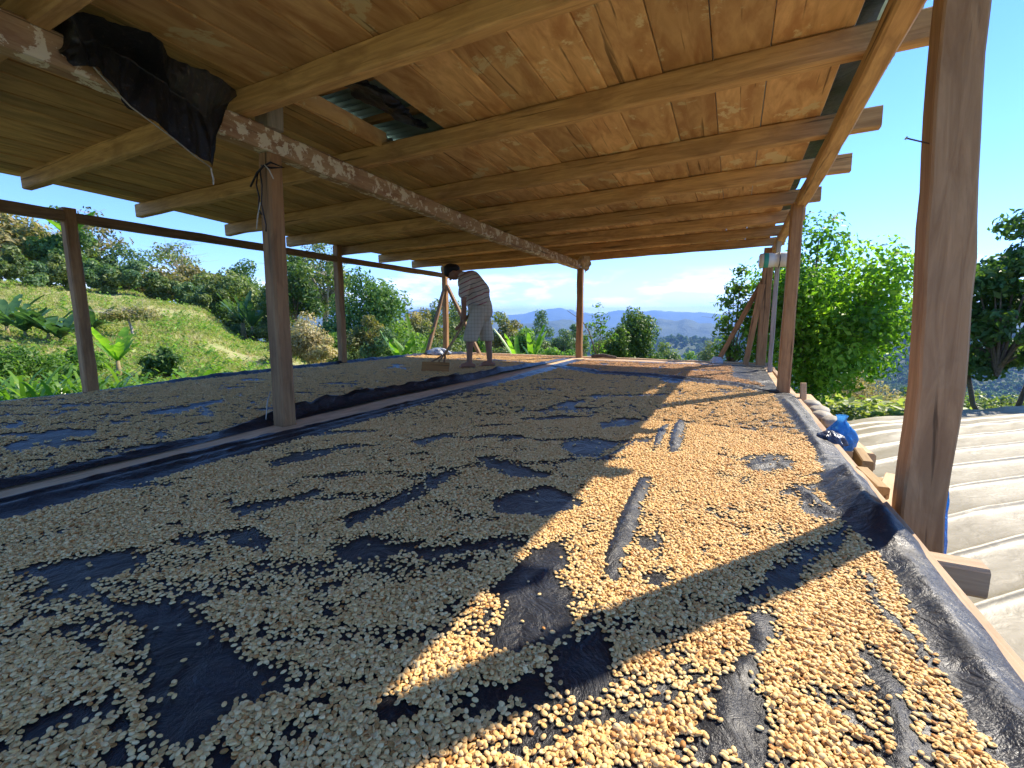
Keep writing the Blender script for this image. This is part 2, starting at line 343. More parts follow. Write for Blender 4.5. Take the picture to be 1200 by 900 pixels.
# the narrow board left in the open bay, tipped on its edge
beam('loose_plank', [(-2.33, 1.85, 1.965), (-2.33, 2.70, 1.955)], .03, .11, M['plank'], shed, seg=1)
# purlins and corrugated metal above the planks
for y in (.1, 1.35, 2.78, 2.30, 3.3, 4.3, 5.6, 6.9, 7.9):
    xr = .70 if y < 4.8 else .34
    beam('purlin', [(-5.6, y, 2.13), (xr, y, 2.18)], .05, .04, M['rafter'], shed)
for x in (-4.4, -2.62, -.6, .46):
    beam('roof_batten', [(x, .0, 2.088 + .008 * (x + 5)), (x, 4.9 if x > 0 else 8.0, 2.088 + .008 * (x + 5))], .05, .04, M['rafter'], shed)
def corrugated(name, x0, x1, y0, y1, z0, z1, mat):
    ny = int((y1 - y0) / .0105) + 1; V = []; F = []
    ys = np.linspace(y0, y1, ny)
    for xx, zz in ((x0, z0), (x1, z1)):
        for y in ys: V.append((xx, y, zz + .011 * math.sin(y / .076 * 2 * math.pi)))
    for i in range(ny - 1): F.append((i, i + 1, ny + i + 1, ny + i))
    o = link(name, mesh(name, V, F, True), mat, shed); sm = o.modifiers.new('thick', 'SOLIDIFY'); sm.thickness = .002; return o
def metal_mat():
    m, t, b = new_mat('galvanised_sheet'); tcx = N(t, 'ShaderNodeTexCoord'); nn = N(t, 'ShaderNodeTexNoise', Scale=3.0, Detail=6.0); t.links.new(tcx.outputs['Object'], nn.inputs[0])
    r = ramp(t, [(.35, (.40, .52, .44)), (.62, (.55, .66, .58)), (.75, (.30, .20, .12))], nn.outputs[0]); t.links.new(r.outputs[0], b.inputs['Base Color']); b.inputs['Metallic'].default_value = .15; b.inputs['Roughness'].default_value = .45; return m
M['metal'] = metal_mat()
edges = [(-.1, 1.3, .76), (1.3, 2.95, .76), (2.95, 4.6, .76), (4.6, 6.05, .75), (6.05, 6.85, .36), (6.85, 8.25, .72)]
for a, b, xr in edges:
    corrugated('roof_sheet', -5.75, -2.7, a, b + .05, 2.170, 2.198, M['metal'])
    corrugated('roof_sheet', -2.8, xr, a, b + .05, 2.225, 2.245, M['metal'])
# raised floor
M['slab_top'] = M['floor']
y = -1.2
while y < 8.05:
    w = min(random.uniform(.27, .36), 8.12 - y)
    beam('floor_plank', [(-5.60, y + w / 2, -.024), (.50, y + w / 2, -.024)], w - .006, .035, M['floor'], shed, seg=2.5, bev=.06, wob=.0008); y += w
beam('edge_board', [(.545, -1.2, -.030), (.545, 8.14, -.030)], .05, .06, M['edge'], shed, wob=.002)
beam('edge_board', [(-5.63, -1.2, -.03), (-5.63, 8.14, -.03)], .06, .05, M['edge'], shed)
beam('edge_board', [(-5.60, 8.165, -.012), (.56, 8.165, -.012)], .085, .05, M['floor'], shed)
beam('strip_board', [(-2.45, -.6, .004), (-2.50, 3.2, .004)], .30, .014, M['floor'], shed, wob=.001, bev=.05)
beam('strip_board', [(-2.50, 3.21, .004), (-2.50, 7.9, .004)], .26, .014, M['floor'], shed, wob=.001, bev=.05)
for y in (-.4, .75, 1.77, 2.9, 4.1, 5.3, 6.5, 7.7):
    xe = .725 if abs(y - 1.77) < .01 else .50
    beam('floor_joist', [(-5.5, y, -.100), (xe, y, -.100)], .085, .10, M['edge'], shed, seg=1)
for (x, y) in ((-5.4, -.4), (-5.4, 2.9), (-5.4, 5.3), (-5.4, 7.9), (-2.5, -.4), (-2.5, 2.9), (-2.5, 5.3), (-2.5, 7.8), (.4, -.4), (.4, 2.9), (.4, 5.3), (.4, 7.7)):
    beam('foundation_post', [(x, y, -2.4), (x, y, -.17)], .12, .12, M['post'], shed)
# nail in the near post, pale scuff board piece
tube('nail', [(.56, 2.04, 1.255), (.478, 2.02, 1.283)], .0024, plain('rusty_nail', (.08, .05, .05), .5, .5), shed, n=6)
tube('nail_head', [(.480, 2.0205, 1.2823), (.477, 2.0197, 1.2833)], .0055, M['metal'], shed, n=8)

# ================================================================== PLASTIC SHEETS AND BEANS
BARE = [[(-1.402,0.449),(-1.244,0.501),(-1.122,0.539),(-0.958,0.546),(-0.848,0.502),(-0.758,0.521),(-0.699,0.522),(-0.703,0.48),(-0.733,0.434),(-0.737,0.395),(-0.724,0.35),(-0.763,0.315),(-0.844,0.343),(-0.96,0.387),(-1.075,0.431),(-1.224,0.475)],[(-1.683,0.414),(-1.69,0.465),(-1.662,0.508),(-1.612,0.584),(-1.534,0.644),(-1.467,0.666),(-1.427,0.594),(-1.429,0.537),(-1.432,0.494),(-1.308,0.495),(-1.402,0.449),(-1.427,0.411),(-1.569,0.427),(-1.592,0.395)],[(-1.293,0.359),(-1.273,0.387),(-1.186,0.412),(-1.12,0.404),(-1.109,0.388),(-1.154,0.371),(-1.229,0.364)],[(-1.011,0.21),(-0.999,0.235),(-1.022,0.274),(-0.978,0.315),(-0.934,0.346),(-0.913,0.337),(-0.935,0.298),(-0.948,0.249),(-0.943,0.227),(-0.981,0.201)],[(-1.5,0.706),(-1.537,0.761),(-1.452,0.79),(-1.38,0.736),(-1.432,0.694)],[(-1.464,0.797),(-1.346,0.874),(-1.22,0.842),(-1.174,0.782),(-1.311,0.769)],[(-1.161,1.054),(-1.14,1.242),(-1.133,1.496),(-1.097,1.673),(-1.031,1.605),(-1.021,1.345),(-1.049,1.139),(-1.086,1.001)],[(-1.059,0.892),(-0.979,1.021),(-0.877,1.022),(-0.738,1.049),(-0.66,1.116),(-0.585,1.2),(-0.519,1.214),(-0.522,1.127),(-0.622,1.051),(-0.698,0.949),(-0.843,0.943),(-0.94,0.846)],[(-0.78,1.417),(-0.745,1.528),(-0.651,1.655),(-0.49,1.604),(-0.459,1.556),(-0.534,1.36),(-0.65,1.333),(-0.713,1.325)],[(-1.106,1.838),(-1.038,1.933),(-0.855,1.845),(-0.663,1.784),(-0.677,1.719),(-0.821,1.683),(-0.958,1.702)],[(-0.808,2.233),(-0.802,2.431),(-0.669,2.496),(-0.509,2.434),(-0.561,2.103),(-0.674,2.048)],[(-0.503,0.888),(-0.49,1.005),(-0.494,1.114),(-0.458,1.169),(-0.426,1.23),(-0.39,1.164),(-0.385,1.047),(-0.289,0.966),(-0.277,0.894),(-0.272,0.823),(-0.308,0.792),(-0.366,0.75),(-0.416,0.726),(-0.455,0.777),(-0.468,0.868)],[(-0.529,0.534),(-0.508,0.554),(-0.456,0.56),(-0.453,0.533),(-0.505,0.508)],[(-0.412,0.601),(-0.371,0.652),(-0.324,0.665),(-0.301,0.709),(-0.287,0.739),(-0.258,0.666),(-0.312,0.64),(-0.334,0.601),(-0.369,0.574)],[(-0.303,0.781),(-0.26,0.815),(-0.226,0.888),(-0.195,0.874),(-0.149,0.719),(-0.185,0.682),(-0.224,0.683),(-0.271,0.701)],[(-0.262,1.064),(-0.291,1.296),(-0.309,1.562),(-0.328,1.948),(-0.283,1.934),(-0.251,1.59),(-0.235,1.323),(-0.232,1.071)],[(-0.244,1.367),(-0.18,1.423),(-0.146,1.366),(-0.173,1.297),(-0.223,1.3)],[(-0.192,1.141),(-0.147,1.199),(-0.109,1.16),(-0.131,1.096),(-0.178,1.097)],[(-0.34,2.372),(-0.376,2.866),(-0.343,3.009),(-0.32,2.565),(-0.317,2.301)],[(-0.27,2.323),(-0.304,2.901),(-0.306,3.252),(-0.239,3.059),(-0.208,2.619),(-0.22,2.348)],[(0.067,1.085),(0.112,1.127),(0.121,1.058),(0.112,0.997),(0.079,0.929),(0.083,0.853),(0.1,0.803),(0.088,0.708),(0.0,0.665),(0.0,0.737),(0.006,0.815),(0.026,0.88),(0.064,0.922),(0.073,0.991)],[(0.126,1.366),(0.274,1.571),(0.354,1.723),(0.367,1.617),(0.258,1.455),(0.188,1.284),(0.117,1.209),(0.059,1.108),(0.023,1.107),(0.08,1.231)],[(0.444,1.296),(0.476,1.278),(0.475,1.187),(0.467,1.061),(0.474,0.968),(0.438,0.878),(0.439,0.917),(0.435,1.004),(0.428,1.088),(0.412,1.185)],[(0.276,1.063),(0.311,1.093),(0.317,1.01),(0.314,0.907),(0.304,0.851),(0.278,0.855),(0.272,0.925),(0.267,0.985)],[(0.256,2.119),(0.29,2.052),(0.31,1.88),(0.354,1.793),(0.291,1.692),(0.259,1.823)],[(0.069,2.295),(0.151,2.406),(0.273,2.395),(0.28,2.293),(0.177,2.243),(0.109,2.222)],[(-0.303,0.532),(-0.28,0.574),(-0.236,0.612),(-0.207,0.622),(-0.225,0.585),(-0.253,0.549)],[(-3.825,1.694),(-3.806,1.949),(-3.874,2.33),(-3.702,2.238),(-3.569,1.852),(-3.68,1.637)],[(-3.399,0.88),(-3.615,1.06),(-3.73,1.23),(-3.516,1.334),(-3.282,1.222),(-3.342,1.131),(-3.204,1.064),(-3.376,1.036),(-3.214,0.888)],[(-3.699,2.001),(-3.7,2.077),(-3.331,1.934),(-3.308,1.85)],[(-3.048,1.401),(-3.134,1.521),(-2.948,1.449),(-2.825,1.343)],[(-1.583,0.941),(-1.5,1.084),(-1.446,1.236),(-1.394,1.211),(-1.418,1.021),(-1.474,0.902)],[(-1.965,1.346),(-1.955,1.501),(-1.864,1.663),(-1.784,1.601),(-1.819,1.417),(-1.867,1.297)],[(-1.585,1.948),(-1.523,2.189),(-1.43,2.28),(-1.435,2.061),(-1.459,1.861)],[(-0.768,2.855),(-0.651,3.084),(-0.478,3.08),(-0.567,2.822),(-0.7,2.707)],[(-1.263,3.189),(-1.211,3.539),(-1.074,3.696),(-1.085,3.276)]]
def segdist(x, y, a, b):
    ax, ay = a; dx, dy = b[0] - ax, b[1] - ay; t = np.clip(((x - ax) * dx + (y - ay) * dy) / (dx * dx + dy * dy), 0, 1)
    return np.hypot(x - ax - t * dx, y - ay - t * dy), t
def polydist(x, y, P):
    """signed distance, negative inside"""
    inside = np.zeros(x.shape, bool); d = np.full(x.shape, 1e9)
    for a, b in zip(P, P[1:] + P[:1]):
        d = np.minimum(d, segdist(x, y, a, b)[0])
        c = ((a[1] > y) != (b[1] > y)) & (x < (b[0] - a[0]) * (y - a[1]) / (b[1] - a[1] + 1e-12) + a[0]); inside ^= c
    return np.where(inside, -d, d)
# folds: polyline, height, half width
FN = [([(-.255, 1.07), (-.29, 1.45), (-.305, 1.94)], .020, .022), ([(-.33, 2.36), (-.36, 2.8), (-.335, 3.02)], .02, .02), ([(-.245, 2.36), (-.275, 2.8), (-.28, 3.2)], .022, .024),
      ([(-.56, 1.98), (-.50, 2.2), (-.45, 2.48)], .014, .02), ([(.26, 2.1), (.31, 1.93), (.36, 1.78)], .018, .02), ([(.10, 2.27), (.2, 2.36), (.28, 2.34)], .014, .02),
      ([(-2.30, -.5), (-2.30, .6), (-2.29, 1.6), (-2.26, 3.2), (-2.27, 4.7), (-2.30, 6.2)], .020, .045), ([(-2.22, .9), (-2.21, 2.5), (-2.19, 4.4)], .012, .03), ([(-2.40, -.4), (-2.41, 1.2), (-2.36, 2.4), (-2.33, 4.5)], .016, .022),
      ([(.45, -.5), (.47, .7), (.47, 1.3), (.46, 1.7)], .022, .035), ([(.475, 1.62), (.44, 1.9), (.45, 2.15), (.47, 2.35)], .075, .06), ([(.44, 2.5), (.45, 3.4), (.42, 4.6)], .02, .03),
      ([(.30, 1.02), (.29, .86), (.25, .74)], .014, .02), ([(.03, .70), (.03, .85), (.10, 1.0), (.08, 1.12)], .010, .022), ([(-.27, .80), (-.25, .92), (-.26, 1.06)], .009, .015),
      ([(-2.4, 6.2), (-1.5, 5.50), (-.88, 5.48), (.04, 5.06), (.34, 4.78)], .022, .045), ([(.40, 1.05), (.34, 1.25), (.36, 1.45)], .012, .02), ([(-.47, .82), (-.44, .98), (-.38, 1.16)], .006, .015)]
FL = [([(-2.60, -.6), (-2.62, .66), (-2.62, 1.06), (-2.72, 1.60)], .030, .035), ([(-2.66, 1.50), (-2.76, 2.05), (-2.82, 2.5), (-2.81, 3.3), (-2.70, 4.1), (-2.62, 5.0), (-2.64, 7.6)], .085, .05),
      ([(-3.82, 1.68), (-3.86, 1.9), (-3.80, 2.35)], .012, .02), ([(-5.45, 2.2), (-5.46, 5.0), (-5.40, 7.9)], .05, .05), ([(-4.9, 6.6), (-3.6, 6.7), (-2.8, 6.5)], .02, .05), ([(-5.0, 7.3), (-4.8, 7.7)], .06, .09)]
FR = [([(-2.4, 6.32), (-1.5, 5.62), (-.88, 5.60), (.04, 5.19), (.36, 4.9)], .030, .05), ([(-.6, 7.3), (.1, 7.1), (.38, 6.6)], .015, .05), ([(.1, 5.4), (.42, 5.6)], .02, .05), ([(.0, 6.3), (.3, 5.9)], .015, .06)]
def folds(x, y, F):
    h = np.zeros(x.shape)
    for P, ht, w in F:
        d = np.full(x.shape, 1e9); n = len(P) - 1
        tt = np.zeros(x.shape)
        for i, (a, b) in enumerate(zip(P[:-1], P[1:])):
            dd, t = segdist(x, y, a, b); c = dd < d; d = np.where(c, dd, d); tt = np.where(c, (i + t) / n, tt)
        end = np.minimum(1, np.minimum(tt, 1 - tt) * 5 + .15)
        wob = 1 + .5 * (fbm(x * 6 + 3, y * 6) - .5)
        h = np.maximum(h, ht * end * wob * np.exp(-(d / w) ** 1.6) * (1 + .55 * (fbm(x * 34, y * 9 + 5, 3) - .5)))
    return h
def ground_h(x, y, which):
    F = {'near': FN, 'left': FL, 'rear': FR}[which]
    base = .012 + .010 * (fbm(x * 2.1, y * 2.1) - .5) + .006 * np.abs(fbm(x * 7 + 5, y * 7) - .5)
    h = base + folds(x, y, F)
    if which == 'rear': h = h + .010
    return h
def edge_w(y): return .545 + .012 * np.sin(y * 5) + .02 * (fbm(y * 2, y * 0 + 3) - .5)
def rear_seam(x):  # y of the rear sheet's front edge
    return np.interp(x, [-2.45, -1.5, -.88, .04, .36, .6], [6.30, 5.58, 5.56, 5.14, 4.86, 4.7])
def sheet(name, which, us, vs, fx, fy, label, cat='plastic sheet'):
    U, Vv = np.meshgrid(us, vs); X = fx(U, Vv); Y = fy(U, Vv); Z = ground_h(X, Y, which)
    if which == 'near': Z = np.where(X > .515, Z - (X - .515) * .55, Z)
    V = np.stack([X, Y, Z], -1).reshape(-1, 3); nu, nv = len(us), len(vs)
    i = np.arange(nv - 1)[:, None] * nu + np.arange(nu - 1)[None]; F = np.stack([i, i + 1, i + nu + 1, i + nu], -1).reshape(-1, 4)
    o = link(name, fast_mesh(name, V, F, True), M['tarp']); tag(o, label, cat); return o
us = np.linspace(0, 1, 200)
vs = np.concatenate([np.linspace(-.45, 3, 230), np.linspace(3.02, 6.25, 110)])
def nfx(U, V):
    l = np.interp(V, [-.5, 1.9, 3.2, 6.3], [-2.47, -2.45, -2.40, -2.38]) + .02 * np.sin(V * 3.1) + .02 * (fbm(V * 4, V * 0) - .5)
    return l + U * (edge_w(V) - l)
sheet('plastic_sheet', 'near', us, vs, nfx, lambda U, V: np.where(V > 4.5, V - (V - np.minimum(V, rear_seam(nfx(U, V)) + .06)) * smooth(4.5, 4.9, V), V), 'large black plastic sheet under the nearest beans, reaching the right edge of the floor')
sheet('plastic_sheet', 'left', np.linspace(0, 1, 110), np.concatenate([np.linspace(-.45, 3, 90), np.linspace(3.04, 7.85, 110)]), lambda U, V: -5.50 + U * (2.93 - .12 * np.exp(-((V - 2.9) / 1.1) ** 2)), lambda U, V: V, 'black plastic sheet beyond the centre posts on the left side of the floor')
sheet('plastic_sheet', 'rear', np.linspace(0, 1, 100), np.linspace(0, 1, 90), lambda U, V: -2.42 + U * 2.84, lambda U, V: rear_seam(-2.42 + U * 2.84) - .03 + V * (7.50 - rear_seam(-2.42 + U * 2.84)), 'black plastic sheet at the far right corner of the floor, beyond the crosswise fold')

# bean shapes
def bean_data(flat):
    v = []; f = []; a, b, c = .0060, .0043, .0030; nr, ns = 4, 8
    v.append((0, 0, c * .95))
    for i in range(1, nr + 1):
        ph = math.pi / 2 * i / nr
        for k in range(ns):
            t = 2 * math.pi * k / ns; v.append((a * math.sin(ph) * math.cos(t), b * math.sin(ph) * math.sin(t), c * math.cos(ph)))
    for k in range(ns): f.append((0, 1 + k, 1 + (k + 1) % ns))
    for i in range(nr - 1):
        for k in range(ns):
            k2 = (k + 1) % ns; p = 1 + i * ns; f.append((p + k, p + ns + k, p + ns + k2, p + k2))
    base = 1 + (nr - 1) * ns
    # flat side with a groove along the length
    n0 = len(v)
    for k in range(ns):
        t = 2 * math.pi * k / ns; v.append((a * .78 * math.cos(t), b * .80 * math.sin(t), -c * .42))
    v += [(-a * .66, 0, c * .30), (a * .66, 0, c * .30)]
    for k in range(ns):
        k2 = (k + 1) % ns; f.append((base + k, n0 + k, n0 + k2, base + k2))
    g0, g1 = n0 + ns, n0 + ns + 1
    f += [(n0 + 0, g1, n0 + 1), (n0 + 1, g1, n0 + 2), (n0 + 2, g1, g0), (n0 + 2, g0, n0 + 3), (n0 + 3, g0, n0 + 4), (n0 + 4, g0, n0 + 5), (n0 + 5, g0, n0 + 6), (n0 + 6, g0, g1), (n0 + 6, g1, n0 + 7), (n0 + 7, g1, n0)]
    v = [Vector(p) for p in v]
    if flat: v = [Vector((p.x, -p.y, -p.z)) for p in v]
    return v, f
bv, bf = bean_data(False); bean_a = mesh('coffee_bean', bv, bf, True); bean_a.materials.append(M['bean'])
bv2, bf2 = bean_data(True); bean_b = mesh('coffee_bean', bv2, bf2, True); bean_b.materials.append(M['bean'])

def cover(x, y, which):
    """0..1 how densely beans lie"""
    wx = x + .045 * (fbm(x * 8, y * 8 + 4) - .5) + .02 * (fbm(x * 30, y * 30) - .5); wy = y + .045 * (fbm(x * 8 + 31, y * 8) - .5) + .02 * (fbm(x * 30 + 7, y * 30 + 9) - .5)
    m = np.ones(x.shape)
    for P in BARE:
        px = [p[0] for p in P]; py = [p[1] for p in P]
        sel = (wx > min(px) - .1) & (wx < max(px) + .1) & (wy > min(py) - .1) & (wy < max(py) + .1)
        if sel.any():
            d = polydist(wx[sel], wy[sel], P); m[sel] = np.minimum(m[sel], np.maximum(smooth(-.018, .022, d) * .985 + .012, .6 * smooth(.62, .70, fbm(wx[sel] * 16 + 3, wy[sel] * 16, 3)) * smooth(.045, .01, -d)))
    # small holes, drawn out along the raking direction
    s = fbm((x * .8 + y * .6) * 2.6 + 3, (y * .8 - x * .6) * 7.5, 5)
    far = smooth(1.0, 2.5, np.hypot(x, y)); lit = smooth(-.6, -.1, x)
    m = np.minimum(m, 1 - (.95) * smooth(.615 - .02 * far + (.03 if which == 'left' else 0), .69, s) * (.5 + .5 * far))
    s2 = fbm(x * 10 + 11, y * 10, 3); m = m * (1 - .5 * smooth(.61, .70, s2)); s3 = fbm(x * 26 + 5, y * 26 + 3, 3); m = m * (1 - .8 * smooth(.62, .70, s3) * smooth(.50, .60, fbm(x * 3 + 8, y * 3)))
    if which == 'near':
        rl = .405 + .05 * (fbm(y * 4, y * 0 + 7) - .5) - .05 * smooth(2.4, 4.5, y)
        m = m * smooth(.015, -.015, x - rl); m = m * smooth(-.02, .03, x + 2.17 + .05 * (fbm(y * 3, y * 0 + 1) - .5)) * smooth(.03, -.03, y - rear_seam(x) + .13)
    if which == 'left':
        m = m * smooth(-.03, .03, (-2.72 - .16 * np.exp(-((y - 2.9) / 1.1) ** 2)) - x) * smooth(-5.42, -5.32, x) * smooth(7.6, 7.4, y)
    if which == 'rear':
        rl = .30 - .28 * smooth(5.3, 5.9, y)
        m = m * smooth(0, .06, y - rear_seam(x) - .16) * smooth(.03, -.05, x - rl) * smooth(7.32, 7.2, y) * smooth(-2.25, -2.15, x)
    F = {'near': FN, 'left': FL, 'rear': FR}[which]
    m = m * smooth(.012, .005, folds(x, y, F))
    return m
def in_view(x, y, z=.02):
    f = Vector((-math.sin(R(26)) * math.cos(R(8)), math.cos(R(26)) * math.cos(R(8)), -math.sin(R(8)))); r = Vector((math.cos(R(26)), math.sin(R(26)), 0)); u = r.cross(f)
    dz = z - .68; d = x * f.x + y * f.y + dz * f.z; a = (x * r.x + y * r.y) / np.maximum(d, 1e-3); b = (x * u.x + y * u.y + dz * u.z) / np.maximum(d, 1e-3)
    return d, a, b
DENS = 21000
SP = .0083
def scatter(x0, x1, y0, y1, dens, which, rmin, rmax, margin=.35):
    n = int((x1 - x0) * (y1 - y0) * dens); x = rng.uniform(x0, x1, n); y = rng.uniform(y0, y1, n)
    r = np.hypot(x, y); d, a, b = in_view(x, y)
    k = (r >= rmin) & (r < rmax) & (d > .1) & (np.abs(a) < 600 / 529 + margin) & (b > -(450 / 529 + margin))
    x, y = x[k], y[k]; c = cover(x, y, which); k = rng.random(len(x)) < c
    return x[k], y[k], c[k]
def gn_scatter(name, pts, rot, scl, kinds, protos, mat=None):
    m = bpy.data.meshes.new(name); m.vertices.add(len(pts)); m.vertices.foreach_set('co', np.asarray(pts, np.float32).ravel())
    a = m.attributes.new('rot', 'FLOAT_VECTOR', 'POINT'); a.data.foreach_set('vector', np.asarray(rot, np.float32).ravel())
    a = m.attributes.new('scl', 'FLOAT', 'POINT'); a.data.foreach_set('value', np.asarray(scl, np.float32))
    a = m.attributes.new('pick', 'INT', 'POINT'); a.data.foreach_set('value', np.asarray(kinds, np.int32))
    m.update(); o = link(name, m)
    g = bpy.data.node_groups.new(name, 'GeometryNodeTree'); g.interface.new_socket('Geometry', in_out='INPUT', socket_type='NodeSocketGeometry'); g.interface.new_socket('Geometry', in_out='OUTPUT', socket_type='NodeSocketGeometry')
    gi = g.nodes.new('NodeGroupInput'); go = g.nodes.new('NodeGroupOutput'); jn = g.nodes.new('GeometryNodeJoinGeometry')
    def na(nm, ty):
        q = g.nodes.new('GeometryNodeInputNamedAttribute'); q.data_type = ty; q.inputs[0].default_value = nm; return q.outputs[0]
    er = g.nodes.new('FunctionNodeEulerToRotation'); g.links.new(na('rot', 'FLOAT_VECTOR'), er.inputs[0]); sc = na('scl', 'FLOAT'); pk = na('pick', 'INT')
    for i, p in enumerate(protos):
        oi = g.nodes.new('GeometryNodeObjectInfo'); oi.inputs['Object'].default_value = p; oi.inputs['As Instance'].default_value = True
        cmp = g.nodes.new('FunctionNodeCompare'); cmp.data_type = 'INT'; cmp.operation = 'EQUAL'; g.links.new(pk, cmp.inputs[2]); cmp.inputs[3].default_value = i
        ip = g.nodes.new('GeometryNodeInstanceOnPoints'); g.links.new(gi.outputs[0], ip.inputs['Points']); g.links.new(cmp.outputs[0], ip.inputs['Selection']); g.links.new(oi.outputs['Geometry'], ip.inputs['Instance'])
        g.links.new(er.outputs[0], ip.inputs['Rotation']); g.links.new(sc, ip.inputs['Scale']); g.links.new(ip.outputs[0], jn.inputs[0])
    g.links.new(jn.outputs[0], go.inputs[0]); md = o.modifiers.new('scatter', 'NODES'); md.node_group = g
    return o
def bean_pose(n, c):
    tilt = np.where(c > .8, rng.normal(0, .27, n), rng.normal(0, .10, n)); tilt2 = np.where(c > .8, rng.normal(0, .27, n), rng.normal(0, .10, n))
    return np.stack([tilt, tilt2, rng.uniform(0, 6.283, n)], -1)
RN = 3.1
gx, gy = np.meshgrid(np.arange(-2.6, .56, SP), np.arange(-.3, 3.2, SP * .866)); gx = gx + (np.arange(gx.shape[0]) % 2)[:, None] * SP / 2
gx = (gx + rng.uniform(-.38, .38, gx.shape) * SP).ravel(); gy = (gy + rng.uniform(-.38, .38, gy.shape) * SP).ravel()
d, a, b = in_view(gx, gy); k = (np.hypot(gx, gy) < RN) & (d > .1) & (np.abs(a) < 1.134 + .3) & (b > -1.15); gx, gy = gx[k], gy[k]
gc = cover(gx, gy, 'near'); k = rng.random(len(gx)) < gc; x1, y1, c1 = gx[k], gy[k], gc[k]
x2, y2, c2 = scatter(-2.6, .56, -.3, 3.2, 9000, 'near', .3, RN); k = c2 > .82; x2, y2, c2 = x2[k], y2[k], c2[k]
x = np.concatenate([x1, x2]); y = np.concatenate([y1, y2]); c = np.concatenate([c1, c2])
n = len(x); lift = np.concatenate([rng.uniform(0, .0012, len(x1)), rng.uniform(.003, .0062, len(x2))])
pts = np.stack([x, y, ground_h(x, y, 'near') + .0024 + lift], -1); rot = bean_pose(n, c); scl = rng.normal(1.0, .09, n).clip(.75, 1.25); kind = (rng.random(n) < .40).astype(int)
# the 300 nearest in frame become objects of their own
d, a, b = in_view(x, y); ok = (np.abs(a) < 600 / 529 * .995) & (b > -450 / 529 * .995); order = np.argsort(np.where(ok, np.hypot(np.hypot(x, y), .66), 99))[:300]
protoA = protoB = None
for i in order:
    o = link('coffee_bean', bean_b if kind[i] else bean_a); o.location = pts[i]; o.rotation_euler = rot[i]; s = float(scl[i]); o.scale = (s, s, s)
    tag(o, 'pale parchment coffee bean among those nearest the camera at the bottom of the photo', 'coffee bean', 'nearest coffee beans on the black sheet')
    if kind[i] and protoB is None: protoB = o
    if not kind[i] and protoA is None: protoA = o
keep = np.ones(n, bool); keep[order] = False
print('near beans', keep.sum())
tag(gn_scatter('coffee_beans', pts[keep], rot[keep], scl[keep], kind[keep], [protoA, protoB]), 'pale parchment coffee beans spread thickly over the near half of the large sheet', 'coffee beans', kind='stuff')
# farther beans: small handfuls
def clump(seed, m):
    r = np.random.default_rng(seed); V = []; F = []
    for k in range(15):
        q = r.uniform(-.0145, .0145, 2); z = r.random() ** 1.5 * .008; e = Euler((r.normal(0, .4), r.normal(0, .4), r.uniform(0, 6.28))); s = r.normal(1.02, .08)
        vv = [e.to_matrix() @ (Vector(p) * s) + Vector((q[0], q[1], z + .0024)) for p in CV]; o = len(V); V += vv; F += [tuple(i + o for i in f) for f in CF]
    me = mesh('coffee_bean_handful', V, F, True); me.materials.append(m); return me
def low_bean():
    v = [(0, 0, .003)] ; f = []
    for k in range(6): t = k * math.pi / 3; v.append((.0040 * math.cos(t), .0030 * math.sin(t), .002))
    for k in range(6): t = k * math.pi / 3; v.append((.0056 * math.cos(t), .0041 * math.sin(t), 0))
    for k in range(6): k2 = (k + 1) % 6; f.append((0, 1 + k, 1 + k2)); f.append((1 + k, 7 + k, 7 + k2, 1 + k2))
    v.append((0, 0, -.0015)); f += [(13, 7 + (k + 1) % 6, 7 + k) for k in range(6)]
    return v, f
CV, CF = low_bean()
CL = []
spots = {'near': [(-2.02, 2.9), (-1.95, 3.2), (-1.4, 3.6)], 'rear': [(-1.6, 6.6), (-1.2, 6.8), (-.9, 6.4)]}
for wh, mt in (('near', M['bean']), ('rear', M['bean_rear'])):
    for j, (px, py) in enumerate(spots[wh]):
        o = link('coffee_bean_handful', clump(j + 5, mt)); o.location = (px, py, float(ground_h(np.array(px), np.array(py), wh))); tag(o, 'handful of loose coffee beans in the layer spread on the sheet', 'coffee beans', kind='stuff'); CL.append(o)
def far_beans(which, box, rmin, protos, label, dens=DENS / 11):
    x, y, c = scatter(*box, dens, which, rmin, 30, .1); n = len(x)
    # single beans near bare spots stay as thinner handfuls
    pts = np.stack([x, y, ground_h(x, y, which) + rng.uniform(0, .003, n)], -1); rot = np.stack([rng.normal(0, .06, n), rng.normal(0, .06, n), rng.uniform(0, 6.28, n)], -1)
    o = gn_scatter('coffee_beans', pts, rot, rng.uniform(.85, 1.1, n) * (.75 + .25 * c), rng.integers(0, 3, n), protos); tag(o, label, 'coffee beans', kind='stuff'); print(which, n)
far_beans('near', (-2.6, .56, 1.0, 6.3), RN, CL[:3], 'pale coffee beans spread over the far half of the large sheet')
far_beans('left', (-5.5, -2.5, -.2, 7.8), 0, CL[:3], 'brownish coffee beans covering the sheet left of the centre posts')
far_beans('rear', (-2.5, .5, 4.8, 7.5), 0, CL[3:], 'reddish coffee beans on the sheet at the far edge of the floor')
x = rng.uniform(-4.9, -2.6, 900); y = rng.uniform(7.35, 7.95, 900); far_pts = np.stack([x, y, 0 * x + .014], -1)
o = gn_scatter('coffee_beans', far_pts, np.stack([0 * x, 0 * x, rng.uniform(0, 6, 900)], -1), rng.uniform(.8, 1.1, 900), rng.integers(0, 3, 900), CL[3:]); tag(o, 'thin sunlit strip of beans behind the worker at the rear edge', 'coffee beans', kind='stuff')

